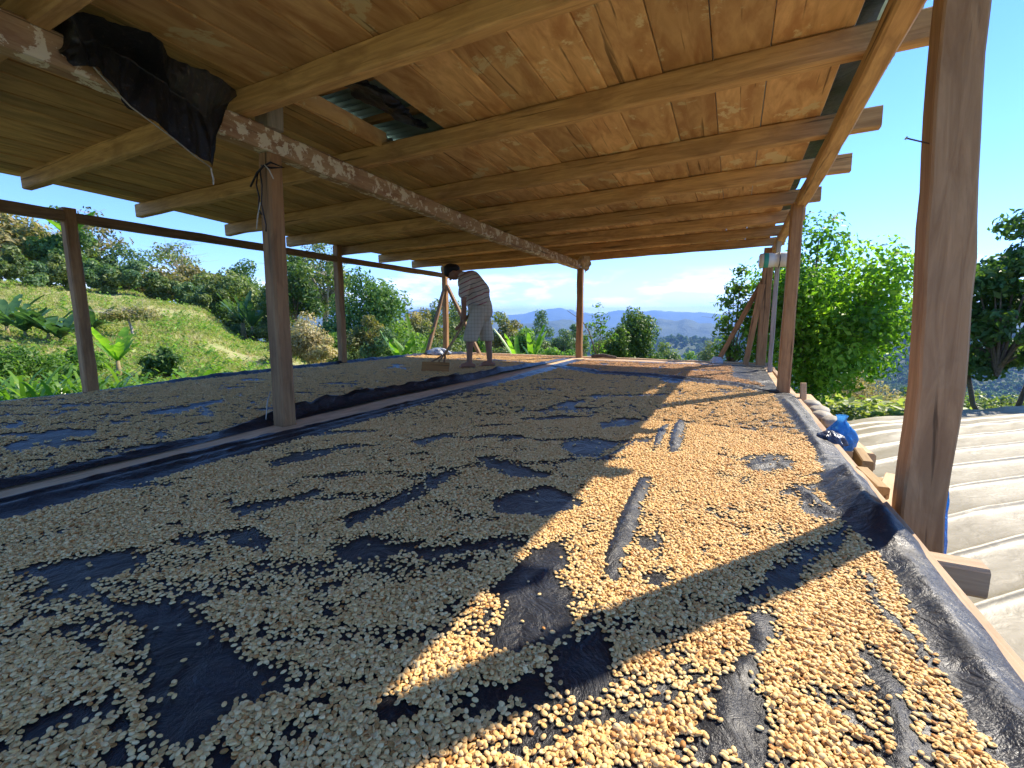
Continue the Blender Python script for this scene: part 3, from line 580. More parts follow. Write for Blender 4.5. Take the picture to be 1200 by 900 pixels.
# ================================================================== TERRAIN
def polar(az, r): a = R(az); return -r * math.sin(a), r * math.cos(a)
AZK = np.array([-180, -120, -40, -10, 0, 25, 40, 48, 56, 61, 66, 75, 100, 140, 180.])
RK = np.array([0, 6, 9, 12, 17, 22, 27, 32, 45, 60, 120, 350.])
TAB = {
    'R': [-1.15, -1.15, -1.2, -1.5, -2.4, -3.4, -4.6, -6, -9.5, -14, -28, -62],
    'F': [-1.1, -1.15, -1.3, -1.6, -2.3, -3.1, -3.9, -4.6, -7, -10, -24, -60],
    'M': [-1.05, -1.05, -.9, -.78, -.9, -1.2, -1.8, -2.6, -4.5, -7, -20, -58],
    'H56': [-1.05, -1.0, -.8, -.68, -.42, -.3, -.45, -.9, -2.2, -4.2, -16, -55],
    'H61': [-1.05, -1.0, -.72, -.5, .05, .7, 1.25, 1.4, .9, -.5, -12, -50],
    'H66': [-1.05, -1.0, -.75, -.45, .15, .95, 1.65, 2.15, 2.3, 1.7, -6, -45],
    'H75': [-1.05, -1.0, -.75, -.42, .2, 1.1, 1.9, 2.45, 3.0, 2.8, 0, -40]}
ROWS = np.array([TAB[k] for k in ('R', 'R', 'R', 'R', 'F', 'F', 'F', 'M', 'H56', 'H61', 'H66', 'H75', 'H75', 'R', 'R')])
CR_R = np.array([350, 650, 950, 1300, 1900, 2600, 3300, 4600, 6400, 8200, 11500.])
def terrain(x, y):
    x = np.asarray(x, float); y = np.asarray(y, float); r = np.hypot(x, y); az = np.degrees(np.arctan2(-x, y))
    i = np.clip(np.searchsorted(AZK, az) - 1, 0, len(AZK) - 2); t = np.clip((az - AZK[i]) / (AZK[i + 1] - AZK[i]), 0, 1); t = t * t * (3 - 2 * t)
    j = np.clip(np.searchsorted(RK, r) - 1, 0, len(RK) - 2); s = np.clip((r - RK[j]) / (RK[j + 1] - RK[j]), 0, 1)
    z0 = ROWS[i, j] * (1 - s) + ROWS[i, j + 1] * s; z1 = ROWS[i + 1, j] * (1 - s) + ROWS[i + 1, j + 1] * s; z = z0 * (1 - t) + z1 * t
    z = z + (fbm(x * .35, y * .35) - .5) * .28 * smooth(6, 10, r) + (fbm(x * .05 + 40, y * .05) - .5) * 5 * smooth(50, 150, r)
    # far ridges
    a = az / 14.0
    def ev(k, base, amp): return np.tan(np.radians(base + amp * (fbm(a * 2.6 + 13.7 * k, a * 0 + k, 5) - .5)))
    e1 = ev(1, -2.9, 2.4) + np.tan(np.radians(1.0)) * smooth(8, -6, az); e2 = ev(2, -.65, 3.0) + np.tan(np.radians(.9)) * (smooth(10, -6, az) + smooth(16, 22, az)); e3 = ev(3, 1.0, 1.7)
    zz = [-58 + 0 * r, -95 + 0 * r, -110 + 0 * r, e1 * 1300, -190 + 0 * r, -150 + 0 * r, e2 * 3300, -230 + 0 * r, -60 + 0 * r, e3 * 8200 + 20, -200 + 0 * r]
    zf = np.zeros_like(r)
    j = np.clip(np.searchsorted(CR_R, r) - 1, 0, len(CR_R) - 2)
    for q in range(len(CR_R) - 1):
        s = np.clip((r - CR_R[q]) / (CR_R[q + 1] - CR_R[q]), 0, 1); s = s * s * (3 - 2 * s)
        zf = np.where(j == q, zz[q] * (1 - s) + zz[q + 1] * s, zf)
    zf = zf + (fbm(x / 240, y / 240, 6) - .5) * np.minimum(110, r * .045)
    w = smooth(200, 420, r); return z * (1 - w) + zf * w
def ring(name, r0, r1, nr, na, mat, label, rough=0):
    rs = np.exp(np.linspace(math.log(r0), math.log(r1), nr)); az = np.linspace(-math.pi, math.pi, na + 1)[:-1]
    RR, AA = np.meshgrid(rs, az, indexing='ij'); X = -RR * np.sin(AA); Y = RR * np.cos(AA); Z = terrain(X, Y)
    if rough: Z = Z + rough * RR * (fbm(X / (RR * .012 + .1), Y / (RR * .012 + .1), 3) - .5)
    V = np.stack([X, Y, Z], -1).reshape(-1, 3)
    i = np.arange(nr - 1)[:, None] * na; k = np.arange(na)[None]; k2 = (k + 1) % na
    F = np.stack([i + k, i + k2, i + na + k2, i + na + k], -1).reshape(-1, 4)[:, ::-1]
    V0 = len(V)
    o = link(name, fast_mesh(name, V, F, True), mat); tag(o, label, kind='structure'); return o
def ground_mat():
    m, t, b = new_mat('hillside_soil_and_grass'); L = t.links; tcx = N(t, 'ShaderNodeTexCoord')
    n1 = N(t, 'ShaderNodeTexNoise', Scale=.55, Detail=8.0, Roughness=.68); L.new(tcx.outputs['Object'], n1.inputs[0])
    n2 = N(t, 'ShaderNodeTexNoise', Scale=3.2, Detail=8.0, Roughness=.72); L.new(tcx.outputs['Object'], n2.inputs[0])
    r1 = ramp(t, [(.30, (.26, .19, .10)), (.44, (.38, .32, .15)), (.56, (.31, .33, .11)), (.72, (.18, .26, .06))], n2.outputs[0])
    r2 = ramp(t, [(.32, (.38, .32, .14)), (.56, (.27, .33, .10))], n1.outputs[0])
    mx = N(t, 'ShaderNodeMixRGB'); mx.inputs[0].default_value = .45; L.new(r1.outputs[0], mx.inputs[1]); L.new(r2.outputs[0], mx.inputs[2]); L.new(mx.outputs[0], b.inputs['Base Color'])
    bp = N(t, 'ShaderNodeBump', Strength=1.0, Distance=.12); L.new(n2.outputs[0], bp.inputs['Height']); L.new(bp.outputs[0], b.inputs['Normal']); b.inputs['Roughness'].default_value = .9; return m
def forest_mat(name, sc, c0, c1, c2):
    m, t, b = new_mat(name); L = t.links; tcx = N(t, 'ShaderNodeTexCoord')
    n1 = N(t, 'ShaderNodeTexNoise', Scale=sc, Detail=9.0, Roughness=.72); L.new(tcx.outputs['Object'], n1.inputs[0])
    n2 = N(t, 'ShaderNodeTexNoise', Scale=sc * .12, Detail=4.0); L.new(tcx.outputs['Object'], n2.inputs[0])
    mxf = N(t, 'ShaderNodeMath', _operation='ADD'); h = N(t, 'ShaderNodeMath', _operation='MULTIPLY', i1=.5); L.new(n1.outputs[0], mxf.inputs[0]); L.new(n2.outputs[0], mxf.inputs[1]); L.new(mxf.outputs[0], h.inputs[0])
    r = ramp(t, [(.38, c0), (.52, c1), (.66, c2)], h.outputs[0]); L.new(r.outputs[0], b.inputs['Base Color'])
    bp = N(t, 'ShaderNodeBump', Strength=1.0, Distance=2.5 if sc > .05 else 25); L.new(n1.outputs[0], bp.inputs['Height']); L.new(bp.outputs[0], b.inputs['Normal']); b.inputs['Roughness'].default_value = .9; return m
ring('ground', .6, 70, 120, 420, ground_mat(), 'dry grassy ground and hillside round the shed')
ring('forested_hills', 69.9, 2000, 150, 700, forest_mat('far_canopy', .12, (.02, .04, .015), (.045, .075, .024), (.09, .12, .04)), 'wooded slopes across the valley', .004)
ring('mountains', 1990, 11500, 90, 900, forest_mat('mountain_forest', .01, (.03, .055, .03), (.06, .09, .04), (.11, .13, .06)), 'blue distant mountain ridges')

# ================================================================== PLANTS
def leaves(centers, normals, size, rr, droop=0, tint=None, aspect=.5):
    """folded pointed leaves: 4 vertices, 2 triangles each"""
    n = len(centers); nr = normals + rr.normal(0, .55, (n, 3)); nr[:, 2] += .25; nr /= np.linalg.norm(nr, axis=1, keepdims=True) + 1e-9
    t = rr.normal(0, 1, (n, 3)); t -= nr * (t * nr).sum(1, keepdims=True); t /= np.linalg.norm(t, axis=1, keepdims=True) + 1e-9; s = np.cross(nr, t)
    L = (size * rr.uniform(.6, 1.35, n))[:, None]
    base = centers - t * L * .5; tip = centers + t * L * .5 - nr * L * .12; l = centers - t * L * .05 + s * L * aspect * .5 + nr * L * .07; r = centers - t * L * .05 - s * L * aspect * .5 + nr * L * .07
    V = np.stack([base, r, tip, l], 1).reshape(-1, 3); i = np.arange(n)[:, None] * 4
    F = np.concatenate([i + np.array([[0, 1, 2]]), i + np.array([[0, 2, 3]])], 1).reshape(-1, 3)
    tt = np.clip(rr.normal(.5, .2, n) if tint is None else tint + rr.normal(0, .16, n), 0, 1)
    return V, F, np.repeat(tt, 2)
def crown_pts(n, blobs, rr, fill=.5):
    w = np.array([b[3] ** 2 for b in blobs]); w /= w.sum(); k = rr.choice(len(blobs), n, p=w); B = np.array([[*b[:3], b[3], b[4]] for b in blobs])[k]
    d = rr.normal(0, 1, (n, 3)); d /= np.linalg.norm(d, axis=1, keepdims=True); rad = rr.random(n) ** fill
    # lumpy shell
    lump = 1 + .35 * (vnoise(d[:, 0] * 3 + k * 7.1 + 50, d[:, 1] * 3 + d[:, 2] * 2 + k) - .5)
    off = d * (B[:, 3] * rad * lump)[:, None]; off[:, 2] *= B[:, 4]
    return B[:, :3] + off, d, k
def tree(name, kind, az, r, top, half, label, cat='tree', group=None, leaf='olive', n=4500, lsize=.10, nb=16, trunk=True, bottom=None, flat=.8, bark='bark', tr=.06, sparse=False, seed=None, aspect=.5, xy=None, lean=0, tiers=False, small=1, forks=0):
    rr = np.random.default_rng(seed if seed is not None else int(az * 10 + r * 7 + 500)); x, y = polar(az, r) if xy is None else xy; z0 = float(terrain(x, y)); H = top - z0
    root = empty(name, (x, y, z0), label, cat, group)
    cb = (bottom if bottom is not None else z0 + H * .35) - z0
    cz = (H + cb) / 2; hh = max((H - cb) / 2, .2)
    blobs = []
    for i in range(nb):
        d = rr.normal(0, 1, 3); d /= np.linalg.norm(d); q = rr.random() ** .4 * .72; br = half * rr.uniform(.26, .42) * small
        bz = cz + d[2] * q * hh; sc = 1 - .35 * max(0, (bz - cz) / hh) ** 2
        if tiers: bz = cb + (H - cb) * (round(rr.random() * 3) / 3) * .9
        blobs.append((d[0] * q * half * sc + lean * (bz / H), d[1] * q * half * sc, min(bz, H - br * flat * .7), br, flat * (.45 if tiers else 1)))
    blobs.append((rr.uniform(-.15, .15) * half, 0, H - half * .28 * flat, half * .30, flat))
    P, Dn, k = crown_pts(n, blobs, rr, .33 if not sparse else .6)
    bt = rr.normal(.5, .13, len(blobs))[k]
    V, F, tt = leaves(P, Dn, lsize, rr, tint=bt, aspect=aspect)
    link('crown', fast_mesh('crown', V, F, False, tt), LM[leaf], root)
    if trunk:
        v = []; f = []
        def add(Pt, Rs, nn=6):
            a, b = tube_arrays(Pt, Rs, nn); o = len(v); v.extend(a); f.extend([tuple(i + o for i in q) for q in b])
        tw = rr.normal(0, .04 * H, 2); fork = cb + .25 * (H - cb)
        if not forks: add([(0, 0, -.3), (tw[0] * .4, tw[1] * .4, fork * .5), (tw[0], tw[1], fork)], [tr * 1.25, tr, tr * .8], 8)
        for q in range(forks):
            e = (math.cos(q * 2.1 + .4) * half * .55, math.sin(q * 2.1 + .4) * half * .55, cz); add([(0, 0, .1), (e[0] * .45, e[1] * .45, cb * .8), e], [tr * .9, tr * .7, tr * .4], 7)
        for b in blobs[::1 if sparse else 2]:
            m = (tw[0] + (b[0] - tw[0]) * .5, tw[1] + (b[1] - tw[1]) * .5, fork + (b[2] - fork) * .4)
            add([(tw[0], tw[1], fork * rr.uniform(.75, 1)), m, (b[0], b[1], b[2])], [tr * .55, tr * .35, tr * .1], 5)
            if sparse:
                for q in range(5):
                    e = rr.normal(0, 1, 3) * b[3] * .9; add([(b[0], b[1], b[2]), (b[0] + e[0], b[1] + e[1], b[2] + abs(e[2]) * .6)], [tr * .14, tr * .04], 4)
        link('trunk', mesh('trunk', v, f, True), M[bark], root)
    return root
T = lambda *a, **k: tree('tree', '', *a, **k)
# tree line behind the hill crest, left to right
T(73.9, 36, 6.45, 3.38, 'tall brownish-green tree at the left end of the hilltop tree line', leaf='brown', n=6500, lsize=.26, bottom=2.6, nb=20)
T(71.6, 38, 6.25, 2.99, 'olive tree left of the nearest left post, above the hill crest', leaf='olive', n=5500, lsize=.25, bottom=2.7)
T(70.0, 34, 6.55, 1.69, 'narrow dark tree just left of the nearest left post on the hilltop', leaf='dark', n=4500, lsize=.24, bottom=1.9)
T(66.1, 38, 5.45, 2.21, 'bluish-green pointed tree right of the tall bare tree on the hilltop', leaf='blue', n=5000, lsize=.22, bottom=1.8)
T(63.4, 37, 4.15, 2.21, 'brownish tree between the pointed blue-green tree and the airy leafless one', leaf='brown', n=4200, lsize=.24, bottom=1.2)
T(60.4, 35, 4.15, 2.47, 'brownish-green flat-topped tree in the middle of the hilltop hedge', leaf='brown', n=5200, lsize=.24, bottom=1.0, flat=.6)
T(58.0, 33, 3.75, 2.08, 'olive hedge tree left of the first centre post', leaf='olive', n=4500, lsize=.22, bottom=.6)
T(56.1, 36, 4.75, 2.34, 'dark rounded tree whose top shows just left of the first centre post', leaf='dark', n=5000, lsize=.22, bottom=.2)
T(53.0, 30, 2.85, 1.69, 'olive tree just right of the first centre post', leaf='olive', n=4000, lsize=.2, bottom=-.4)
T(51.2, 25, 4.05, 1.69, 'dark green tree between the first centre post and the pale-trunked tree', leaf='dark', n=5000, lsize=.18, bottom=.0)
T(67.8, 40, 7.85, 2.21, 'tall thin tree with pale trunk and few leaves, right of the nearest left post', leaf='brown', n=900, lsize=.26, bottom=4.2, bark='pale_bark', tr=.13, sparse=True, nb=12)
T(61.6, 44, 6.75, 2.73, 'airy nearly leafless spreading tree above the hedge', leaf='olive', n=700, lsize=.28, bottom=4.0, bark='pale_bark', tr=.10, sparse=True, nb=20, flat=.6)
T(48.6, 27, 5.15, 2.47, 'tall airy tree with pale trunk left of the second left post', leaf='olive', n=5200, lsize=.19, bottom=.6, bark='pale_bark', tr=.16, sparse=True, nb=22)
T(44.0, 21, 2.95, 2.27, 'large dense dark green tree right of the second left post', leaf='dark', n=11000, lsize=.17, bottom=-1.6, nb=26, flat=.95)
T(40.6, 24, 1.75, 1.82, 'green rounded tree sloping down right of the large dark one', leaf='green', n=5500, lsize=.17, bottom=-2.6, nb=18)
# wooded slope beyond the far edge
back = [(39.2, 30, .7, 1.5, 'olive', 'olive tree at the left end of the wood beyond the rear corner'), (37.1, 40, 1.8, 2.2, 'brown', 'brownish tree left of the rear corner post'), (35.0, 46, 2.8, 2.6, 'olive', 'broad olive tree just left of the rear corner post'),
        (32.4, 42, 1.9, 2.4, 'olive', 'olive tree seen between the rear corner braces'), (29.2, 40, 1.2, 2.3, 'brown', 'brownish tree behind the worker'), (26.4, 36, .75, 1.7, 'brown', 'brownish-green rounded tree just right of the worker'),
        (24.2, 33, .15, 1.5, 'green', 'green tree second to the right of the worker'), (22.6, 60, 2.1, 2.3, 'blue', 'tall bluish tree standing above the others right of the worker'), (22.0, 44, -1.2, 2.0, 'olive', 'low olive tree beneath the tall bluish one'),
        (19.7, 50, -.2, 2.2, 'blue', 'rounded dark bluish tree left of the far centre post'), (18.0, 55, .3, 1.6, 'blue', 'dark bluish tree touching the far centre post'), (20.8, 32, -1.2, 1.4, 'green', 'low green tree in front of the bluish pair'),
        (7.3, 50, -1.5, 2.1, 'olive', 'olive round tree down the slope right of the vine bush'), (4.4, 62, -3.2, 2.2, 'green', 'pale green round tree down the slope in the gap'), (2.4, 72, -2.2, 2.4, 'olive', 'olive tree down the slope beside the right rear brace'),
 (38.2, 34, 1.3, 1.8, 'brown', 'brownish tree between the wood\'s left end and the broad olive tree'), (33.6, 50, 2.9, 2.4, 'olive', 'tall olive tree behind the rear corner braces'), (30.8, 52, 2.5, 2.5, 'olive', 'rounded olive tree hidden partly by the worker'), (27.8, 46, 1.6, 2.2, 'olive', 'olive tree just right of the worker, higher than its neighbours'), (25.4, 42, .75, 2.0, 'brown', 'brownish tree low between the worker and the bluish tree'), (14.6, 30, -.6, 1.3, 'green', 'green tree right of the far centre post behind the vines'), (8.9, 26, -1.4, 1.0, 'green', 'small green bush at the right foot of the vine bush'),
        (38.3, 19, .0, .95, 'green', 'low green bush left of the rear corner post'), (34.2, 19, -.05, 1.2, 'olive', 'low olive bush behind the rear corner braces'), (30.5, 24, .1, 1.5, 'green', 'green bush behind the worker\'s legs'),
        (27.0, 22, -.6, 1.3, 'olive', 'olive bush low behind the worker, by his knees'), (24.8, 18, -.55, .9, 'green', 'small green bush below the upright banana leaves'), (18.6, 21, -.65, 1.1, 'green', 'green bush at the foot of the far centre post'), (36.3, 28, .0, 1.6, 'olive', 'olive bush below the broad tree left of the corner post')]
for az, r, top, half, lf, lab in back:
    zt = float(terrain(*polar(az, r)))
    T(az, r, top, half * 1.25, lab, leaf=lf, n=5200 if half > 1 else 3000, lsize=min(.30, .0062 * r + .03), bottom=zt + .1 * (top - zt), nb=16, cat='tree' if half > 1.25 else 'bush', group='trees and bushes on the slope beyond the far edge')
for az, r, top, half, lf, lab in [(58.7, 29.5, 1.9, 1.1, 'dark', 'dark bush closing the gap at the lower end of the shrub row'), (57.3, 30, 1.3, 1.4, 'olive', 'olive bush behind the banana clump left of the first centre post'), (55.6, 29, 1.2, 1.3, 'dark', 'dark bush behind the first centre post'), (54.0, 26, .9, 1.2, 'olive', 'olive bush just right of the first centre post'), (51.8, 20, .3, 1.0, 'olive', 'low olive bush left of the creeper-covered bush'), (47.2, 19, .2, 1.1, 'green', 'low green bush behind the second left post'), (45.6, 17, -.1, .9, 'olive', 'low olive bush right beside the second left post')]:
    T(az, r, top, half, lab, leaf=lf, n=4200, lsize=.15, bottom=float(terrain(*polar(az, r))), nb=16, cat='bush', trunk=False)
# coffee shrubs under the tree line
for i, (px, r) in enumerate([(74.5, 29), (73.2, 28.5), (71.8, 29), (70.4, 29.5), (68.2, 30), (66.6, 30), (65.0, 30), (63.2, 30), (61.2, 29.5), (59.3, 29), (57.4, 28)]):
    x, y = polar(px, r); z = float(terrain(x, y)); wh = ['leftmost', 'second', 'third', 'fourth', 'fifth', 'sixth', 'seventh', 'eighth', 'ninth', 'tenth', 'rightmost'][i]
    tree('coffee_shrub', '', px, r, z + 1.5 + .3 * math.sin(i * 2.3), .95, 'dark coffee shrub at the top edge of the field, %s in the row' % wh, 'shrub', 'coffee shrubs along the top of the field', leaf='olive' if i % 2 else 'blue', n=2400, lsize=.16, bottom=z, nb=9, trunk=False)
# shrubs on the hillside and by the shed
tree('coffee_shrub', '', 63.6, 11, .17, .42, 'glossy dark coffee shrub on the slope left of the first centre post', 'shrub', leaf='dark', n=1700, lsize=.10, bottom=-.55, nb=9, tr=.02)
tree('flat_tree', '', 65.8, 17, 1.05, 1.0, 'small flat-topped thorny tree with thin crooked pale trunk on the slope', 'tree', leaf='brown', n=1300, lsize=.09, bottom=.72, nb=10, flat=.35, tr=.035, bark='pale_bark', sparse=True)
tree('weedy_shrub', '', 73.4, 11.5, .25, .8, 'bright leafy shrub at the left edge of the photo above the strap-leaved clump', 'shrub', leaf='green', n=3000, lsize=.08, bottom=-.6, nb=14, trunk=False)
tree('weedy_shrub', '', 69.8, 12.5, .20, .6, 'yellow-green shrub between the dark bananas and the nearest left post', 'shrub', leaf='green', n=2400, lsize=.08, bottom=-.5, nb=12, trunk=False)
tree('dry_bush', '', 50.2, 15, .95, .95, 'pale bush smothered in dry creepers right of the first centre post', 'bush', leaf='dry', n=6500, lsize=.085, bottom=-.75, nb=18, trunk=False, flat=1.0)
tree('dry_bush', '', 48.4, 14.2, .25, .55, 'smaller tan bush at the foot of the creeper-covered one', 'bush', leaf='dry', n=2200, lsize=.08, bottom=-.8, nb=10, trunk=False)
tree('yellow_shrub', '', 43.8, 13, .85, .65, 'yellow-green feathery shrub just right of the second left post', 'shrub', leaf='brown', n=3800, lsize=.085, bottom=-.75, nb=14, trunk=False, flat=1.0)
tree('shrub', '', 41.5, 12.6, .50, .65, 'grey-green shrub right of the yellow feathery one', 'shrub', leaf='blue', n=3000, lsize=.08, bottom=-.7, nb=14, trunk=False)
tree('vine_bush', '', 10.9, 12, 1.02, .98, 'dense dark bush draped in climbing vines behind the far edge', 'bush', leaf='dark', n=11000, lsize=.085, bottom=-1.1, nb=22, flat=1.0, tr=.05)
tree('vine_bush', '', 12.6, 11.2, .62, .45, 'bright vines hanging on the left face of the dark bush', 'bush', leaf='vine', n=2600, lsize=.075, bottom=-.9, nb=14, trunk=False, flat=1.3)
tree('vine', '', 15.0, 10, 1.10, .42, 'thin straggling vine with sparse leaves right of the far centre post', 'vine', leaf='green', n=420, lsize=.075, bottom=-.4, nb=16, sparse=True, tr=.012)
tree('vine', '', 17.2, 10.5, .5, .35, 'low straggling vine left of the far centre post', 'vine', leaf='vine', n=260, lsize=.06, bottom=-.5, nb=10, sparse=True, tr=.01)
tree('shrub', '', -.6, 9.4, 1.70, .62, 'small loose leafy tree at the right rear braces, left of the big green tree', 'tree', leaf='green', n=1900, lsize=.085, bottom=-.8, nb=16, tr=.03, sparse=True)
tree('leafy_tree', '', -8.2, 9.6, 2.50, 1.62, 'big bright green leafy tree behind the right side of the shed', 'tree', leaf='bright', n=25000, lsize=.095, bottom=-1.0, nb=60, small=.78, flat=1.0, tr=.09, seed=5, aspect=.55)
tree('dark_tree', '', -21.6, 11, 2.42, 1.25, 'dark broad-leaved tree with forked trunk at the right edge of the photo', 'tree', leaf='dark', n=8500, lsize=.125, bottom=-.60, nb=56, flat=.65, tr=.055, seed=9, small=.6, forks=2)
tree('grey_bush', '', -11.8, 16, -.60, 1.5, 'pale grey-green bush between the big green tree and the near post', 'bush', leaf='dry', n=5200, lsize=.10, bottom=-2.6, nb=16, trunk=False)
tree('hedge', '', -10.0, 13, -1.15, 1.2, 'low yellow-green undergrowth beneath the big green tree', 'bush', leaf='green', n=3500, lsize=.10, bottom=-2.2, nb=14, trunk=False)
tree('hedge', '', -20.8, 14, -1.02, 1.5, 'low green thicket at the far right behind the translucent sheeting', 'bush', leaf='olive', n=5200, lsize=.12, bottom=-2.6, nb=16, trunk=False)
tree('hedge', '', -15.0, 17, -1.75, 1.6, 'low green thicket behind the near post', 'bush', leaf='green', n=4000, lsize=.12, bottom=-3, nb=16, trunk=False)
for az, r, top, half, lf, lab in [(-15.5, 30, -2.6, 2.2, 'olive', 'olive tree down the slope just left of the near post'), (-18.5, 34, -3.0, 2.4, 'green', 'green tree down the slope seen right of the near post'), (-22.5, 30, -2.7, 2.3, 'olive', 'olive tree down the slope under the dark forked tree'), (-12.0, 36, -3.2, 2.2, 'green', 'green tree down the slope beyond the grey-green bush'), (-20.4, 50, -4.6, 3.2, 'olive', 'farther olive tree between the limbs of the dark forked tree')]:
    T(az, r, top, half, lab, leaf=lf, n=5200, lsize=.2, bottom=float(terrain(*polar(az, r))), nb=18, trunk=False)
# wood on the slopes across the valley
proto_tree = tree('tree', '', 1.0, 85, float(terrain(*polar(1.0, 85))) + 4.6, 2.6, 'rounded tree alone on the valley slope below the gap', 'tree', leaf='olive', n=500, lsize=.9, nb=9, trunk=False, bottom=float(terrain(*polar(1, 85))) + .3)
proto_tree2 = tree('tree', '', -17.5, 88, float(terrain(*polar(-17.5, 88))) + 5.2, 2.5, 'rounded dark tree on the valley slope beside the near post', 'tree', leaf='dark', n=500, lsize=.9, nb=9, trunk=False, bottom=float(terrain(*polar(-17.5, 88))) + .3)
n = 34000; az = np.concatenate([rng.uniform(-40, 45, 30000), rng.uniform(-180, 180, 4000)]); r = 92 * np.exp(rng.random(n) ** .8 * math.log(1500 / 92)); X = -r * np.sin(np.radians(az)); Y = r * np.cos(np.radians(az)); Z = terrain(X, Y) - .5
k = fbm(X / 60, Y / 60) > .33
P = np.stack([X, Y, Z], -1)[k]; n = len(P)
o = gn_scatter('forest', P, np.stack([np.zeros(n), np.zeros(n), rng.uniform(0, 6.28, n)], -1), rng.uniform(.7, 1.7, n) * (1 + np.hypot(P[:, 0], P[:, 1]) / 900), rng.integers(0, 2, n), [proto_tree.children[0], proto_tree2.children[0]])
tag(o, 'woods covering the slopes across the valley', 'forest', kind='stuff')

# banana plants: every large leaf is a part
def banana_leaf(L, W, rise, droop, rr, split=.3):
    n = 12; V = []; F = []; T_ = []
    for i in range(n + 1):
        s = i / n; x = L * (s - .18 * s * s * droop); z = rise * L * s - droop * L * .75 * s ** 2.4; w = W * (math.sin(math.pi * min(1, s * .92 + .05)) ** .6) * (1 if s > .08 else .25)
        e = rr.uniform(-.06, .06) * W
        V += [(x + e * .3, -w / 2 + e, z + w * .22), (x, 0, z), (x - e * .3, w / 2 + e, z + w * .22)]
    for i in range(n):
        a = i * 3; tt = rr.uniform(.3, .8)
        for q in range(2):
            if rr.random() < split * .35 and i > 2: continue
            F.append((a + q, a + q + 1, a + q + 4, a + q + 3)); T_.append(tt)
    return V, F, T_
def banana(az, r, base, H, label, nl=7, mat='banana', L=.6, W=.2, upright=.8, stem=True, group=None, seed=0, scale_stem=.045):
    rr = np.random.default_rng(seed + int(az * 31)); x, y = polar(az, r); root = empty('banana_plant', (x, y, base), label, 'banana plant', group)
    if stem: tube('stem', [(0, 0, -.35), (0, 0, H * .5), (0, 0, H)], [scale_stem * 1.2, scale_stem, scale_stem * .6], M['stem'], root, 9, local=True)
    for i in range(nl):
        th = i * 2.4 + rr.uniform(-.3, .3); up = upright * rr.uniform(.7, 1.25); V, F, T_ = banana_leaf(L * rr.uniform(.75, 1.15), W * rr.uniform(.85, 1.1), up, (1.25 - min(up, 1.2)) * .9 + .15, rr)
        m = fast_mesh('leaf', V, F, True, T_); o = link('leaf', m, LM[mat], root); o.location = (0, 0, H * .97); o.rotation_euler = (0, 0, th)
    return root
banana(67.2, 11, -.55, .50, 'young banana plant with bright green leaves and yellowing stem right of the nearest left post', nl=7, L=.52, W=.17, upright=1.3, seed=3)
banana(61.2, 9, -.80, .36, 'low bright banana plant just beyond the left floor edge near the first centre post', nl=8, L=.46, W=.13, upright=.9, seed=1)
for i, (az, r, H, lab) in enumerate([(74.0, 17.5, .55, 'dark banana plant at the left photo edge, leftmost of the hillside clump'), (73.0, 16.5, .6, 'dark banana plant second from the left in the hillside clump'), (71.6, 16.5, .5, 'dark banana plant in the right half of the hillside clump'), (70.9, 15.8, .35, 'low dark banana plant at the right of the hillside clump'), (68.6, 18, .3, 'small dark banana plant partly hidden behind the nearest left post')]):
    banana(az, r, float(terrain(*polar(az, r))), H * .45, lab, nl=12, mat='banana_dark', L=.70, W=.24, upright=1.0, seed=i, group='dark banana clump on the hillside', scale_stem=.045)
for i, (az, r, H, lab) in enumerate([(56.6, 27, .9, 'banana plant left in the clump beside the first centre post'), (55.7, 26, .8, 'banana plant right in the clump beside the first centre post')]):
    banana(az, r, float(terrain(*polar(az, r))), H, lab, nl=10, mat='banana_dark', L=1.15, W=.30, upright=1.3, seed=i, group='banana clump at the lower end of the field', scale_stem=.12)
banana(69.4, 33, float(terrain(*polar(69.4, 33))), 2.6, 'banana plant with reddish dry leaves on the hilltop by the bare tree', nl=9, L=1.3, W=.5, upright=1.1, seed=4, scale_stem=.2)
banana(39.9, 9.6, -.85, .62, 'banana plant with two leaves rising above the rear left floor edge', nl=6, L=.45, W=.14, upright=1.5, seed=5)
banana(37.9, 9.4, -.85, .60, 'banana plant just left of the corner brace', nl=5, L=.5, W=.12, upright=1.7, seed=6)
banana(23.4, 10.3, -1.0, .75, 'banana plant with tall upright glowing leaves between worker and far centre post', nl=5, L=.36, W=.15, upright=2.3, seed=8)
banana(25.2, 10.6, -1.0, .65, 'banana plant with a folded pale leaf right of the worker', nl=5, L=.6, W=.14, upright=1.4, seed=9)
# strap-leaved clumps
def straps(az, r, n, L, W, label, spread=.35, seed=0, mat='strap'):
    rr = np.random.default_rng(seed + 5); x, y = polar(az, r); z = float(terrain(x, y)); V = []; F = []; tt = []
    for i in range(n):
        q = rr.normal(0, spread, 2); th = rr.uniform(0, 6.28); l = L * rr.uniform(.6, 1.2); up = rr.uniform(.9, 2.2); t0 = rr.uniform(.15, .9)
        for s in range(6):
            u = s / 5; d = l * u * .6; h = l * (up * .75 * u - .75 * u ** 2.3); w = W * (1 - (2 * u - .85) ** 2 * .8) * .5
            cx, cy = q[0] + math.cos(th) * d, q[1] + math.sin(th) * d; V += [(cx - math.sin(th) * w, cy + math.cos(th) * w, h + w * .5), (cx + math.sin(th) * w, cy - math.cos(th) * w, h + w * .5)]
            if s: b = len(V) - 4; F.append((b, b + 1, b + 3, b + 2)); tt.append(t0)
    o = link('strap_leaf_plants', fast_mesh('strap_leaf_plants', V, F, True, tt), LM[mat]); o.location = (x, y, z); return tag(o, label, 'plants')
straps(71.8, 8.4, 700, .85, .045, 'bright clump of strap-leaved plants at the lower left beyond the floor edge', .50)
straps(74.8, 8.6, 400, .75, .045, 'strap-leaved plants cut by the left photo edge', .35, 2)
